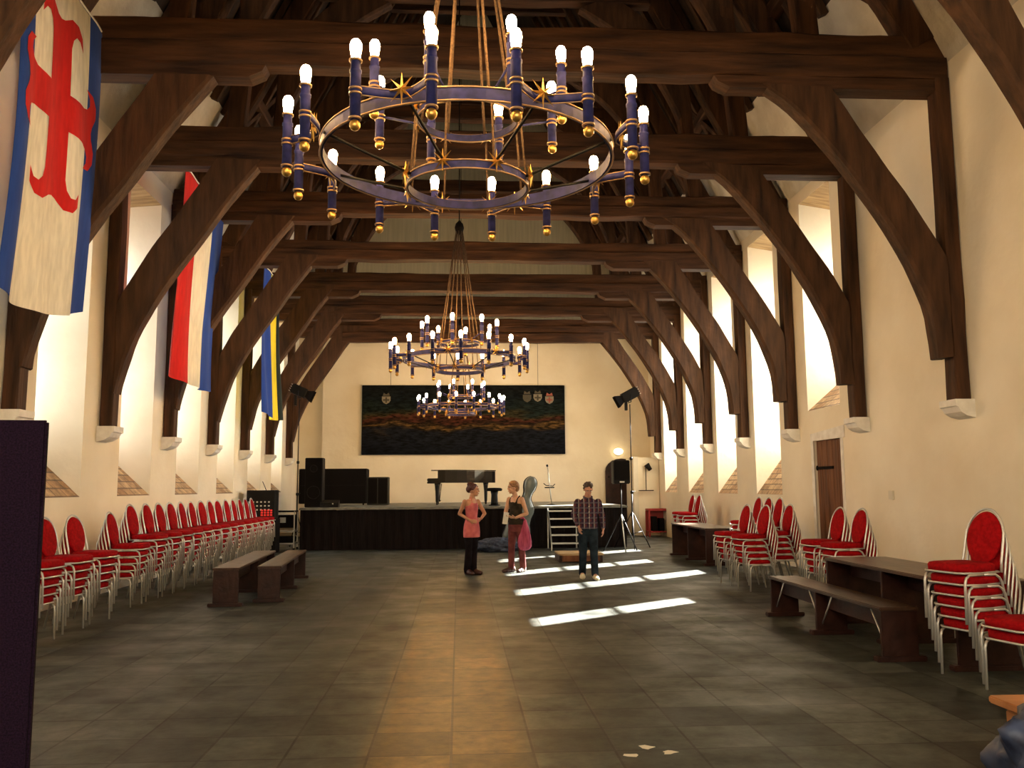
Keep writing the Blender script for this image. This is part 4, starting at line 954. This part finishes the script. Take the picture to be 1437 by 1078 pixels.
C_shawl=tex_noise(mat('magenta_cloth',(.42,.04,.12),.8),(.30,.025,.08),(.58,.10,.18),6,(3,3,.6))
T=thing('draped_jacket','magenta pink jacket hanging from the hip of the woman in the vest','jacket',(1.29,17.24,0))
mb=MB(); rs=[]
for z,w_,d_ in ((1.02,.02,.03),(.95,.045,.05),(.85,.08,.07),(.72,.11,.085),(.6,.125,.09),(.5,.12,.08),(.44,.08,.06),(.425,.03,.03)):
    rs.append([(w_*math.cos(a)*(1+.13*math.sin(a*5+z*6))-(1.0-z)*.02,d_*math.sin(a)*(1+.1*math.cos(a*4+z*5)),z) for a in [2*PI*k/32 for k in range(32)]])
mb.rings(rs,True,True); mb.build('cloth_body',C_shawl,T)
mb=MB(); mb.tube([(0,0,1.0),(-.04,-.02,1.06),(-.10,-.03,1.05)],.022,8); mb.build('sleeve',C_shawl,T)
# man in the checked shirt
g3=dict(neck0=(0,0,1.44),neck1=(0,-.04,1.52),head=(0,-.075,1.60),
 shR=(-.185,0,1.375),elR=(-.255,.03,1.15),wrR=(-.185,-.09,.95),shL=(.19,0,1.375),elL=(.26,.035,1.14),wrL=(.27,-.02,.90),
 hipR=(-.09,0,.92),knR=(-.10,.0,.50),anR=(-.10,.13,.11),toR=(-.115,.0,.04),hipL=(.085,0,.92),knL=(.085,-.07,.50),anL=(.095,-.10,.09),toL=(.10,-.24,.05),
 hdR=(.15,-.1,-.95),pnR=(.9,.3,0),hdL=(-.05,-.1,-1),pnL=(-.9,.2,0))
tr3=[((0,0,.82),.12,.11),((0,0,.92),.165,.12),((0,0,1.05),.152,.115),((0,0,1.18),.16,.115),((0,0,1.3),.165,.115),((0,0,1.38),.135,.085),((0,0,1.44),.07,.055)]
T,loft,V,HM=person((2.33,15.85,0),'man in a dark checked shirt and jeans walking with head bowed',dict(face=math.radians(-90),look=(.05,-.86,-.5),torso=tr3,j=g3,r=(.058,.055,.045,.03,.09,.06,.042),
 mats=dict(skin=S_c,hair=H_brown,eye=M_eye,lip=M_lip),hair=[((0,.025,.062),(.079,.09,.073)),((0,.075,.0),(.062,.035,.06))],curls=24,flipR=True))
mpl=cl('checked_cloth',(.1,.05,.06)); n,l,b=N(mpl); tc=n.new('ShaderNodeTexCoord'); sp=n.new('ShaderNodeSeparateXYZ'); l.new(tc.outputs['Object'],sp.inputs[0])
def band(out,freq,th,ph=0):
    a=n.new('ShaderNodeMath'); a.operation='MULTIPLY_ADD'; a.inputs[1].default_value=freq; a.inputs[2].default_value=ph; l.new(out,a.inputs[0])
    s_=n.new('ShaderNodeMath'); s_.operation='SINE'; l.new(a.outputs[0],s_.inputs[0]); g_=n.new('ShaderNodeMath'); g_.operation='GREATER_THAN'; g_.inputs[1].default_value=th; l.new(s_.outputs[0],g_.inputs[0]); return g_.outputs[0]
def mixc(fac,c1,c2):
    x=n.new('ShaderNodeMix'); x.data_type='RGBA'; l.new(fac,x.inputs[0])
    if isinstance(c1,tuple): x.inputs[6].default_value=(*c1,1)
    else: l.new(c1,x.inputs[6])
    x.inputs[7].default_value=(*c2,1); return x.outputs[2]
c_=mixc(band(sp.outputs[0],70,0),(.035,.02,.035),(.12,.035,.04)); c_=mixc(band(sp.outputs[2],70,.1),c_,(.05,.03,.055)); c_=mixc(band(sp.outputs[0],70,.84,1.2),c_,(.25,.22,.21)); c_=mixc(band(sp.outputs[2],70,.93,.4),c_,(.15,.13,.14))
l.new(c_,b.inputs['Base Color'])
def top3(mb,g=g3):
    loft(mb,[((0,0,.90),.182,.135),((0,0,.98),.178,.134),((0,0,1.08),.172,.132),((0,0,1.2),.180,.136),((0,0,1.32),.188,.136),((0,0,1.39),.165,.11),((0,-.01,1.45),.085,.075)])
    for s_ in 'RL': 
        mb.cap(g['sh'+s_],g['el'+s_],.066,.056); e=Vector(g['el'+s_]).lerp(Vector(g['wr'+s_]),.88); mb.cap(g['el'+s_],e,.058,.045)
SH_=garment('checked_shirt',T,mpl,top3)
mb=MB(); mb.tube([(.075*math.sin(a),-.012-.072*math.cos(a),1.452+.018*math.cos(a)*-1+.012*abs(math.sin(a))) for a in [-2.7+5.4*k/18+PI*0 for k in range(19)]],.016,8,ry=.024); mb.build('collar',mpl,SH_)
for z in (1.30,1.20,1.10,1.0):
    mb=MB(); mb.ell((0,-.142,z),(.008,.004,.008),8); mb.build('button',M_white,SH_)
def tro3(mb,g=g3):
    loft(mb,[((0,0,.80),.15,.12),((0,0,.90),.172,.128),((0,0,.97),.165,.122)])
    for s_ in 'RL': mb.cap(g['hip'+s_],g['kn'+s_],.098,.076); mb.cap(g['kn'+s_],(g['an'+s_][0],g['an'+s_][1],.10),.074,.066)
garment('jeans',T,C_jean,tro3)
def sh3(mb,g=g3):
    for s_ in 'RL': shoe(mb,g['an'+s_],g['to'+s_])
garment('shoes',T,C_shoe,sh3,.008)

for x_,y_,q_,nm in ((1.06,5.56,0,'leftmost'),(1.19,5.72,1,'middle'),(1.31,5.60,2,'rightmost')):  # sun dapples on the near floor, modelled as thin pale pieces
    mb=MB(); mb.prism([(x_+.045*(1+.35*math.sin(k*2.3+q_))*math.cos(k*PI/4),y_+.035*(1+.4*math.cos(k*1.7+q_*2))*math.sin(k*PI/4)) for k in range(8)],'z',.0005,.003)
    o=mb.build('sun_dapple',M_white); tag(o,'%s of three modelled sun dapples on the slabs at the bottom of the view'%nm,'dapple','modelled sun dapples on the near floor')
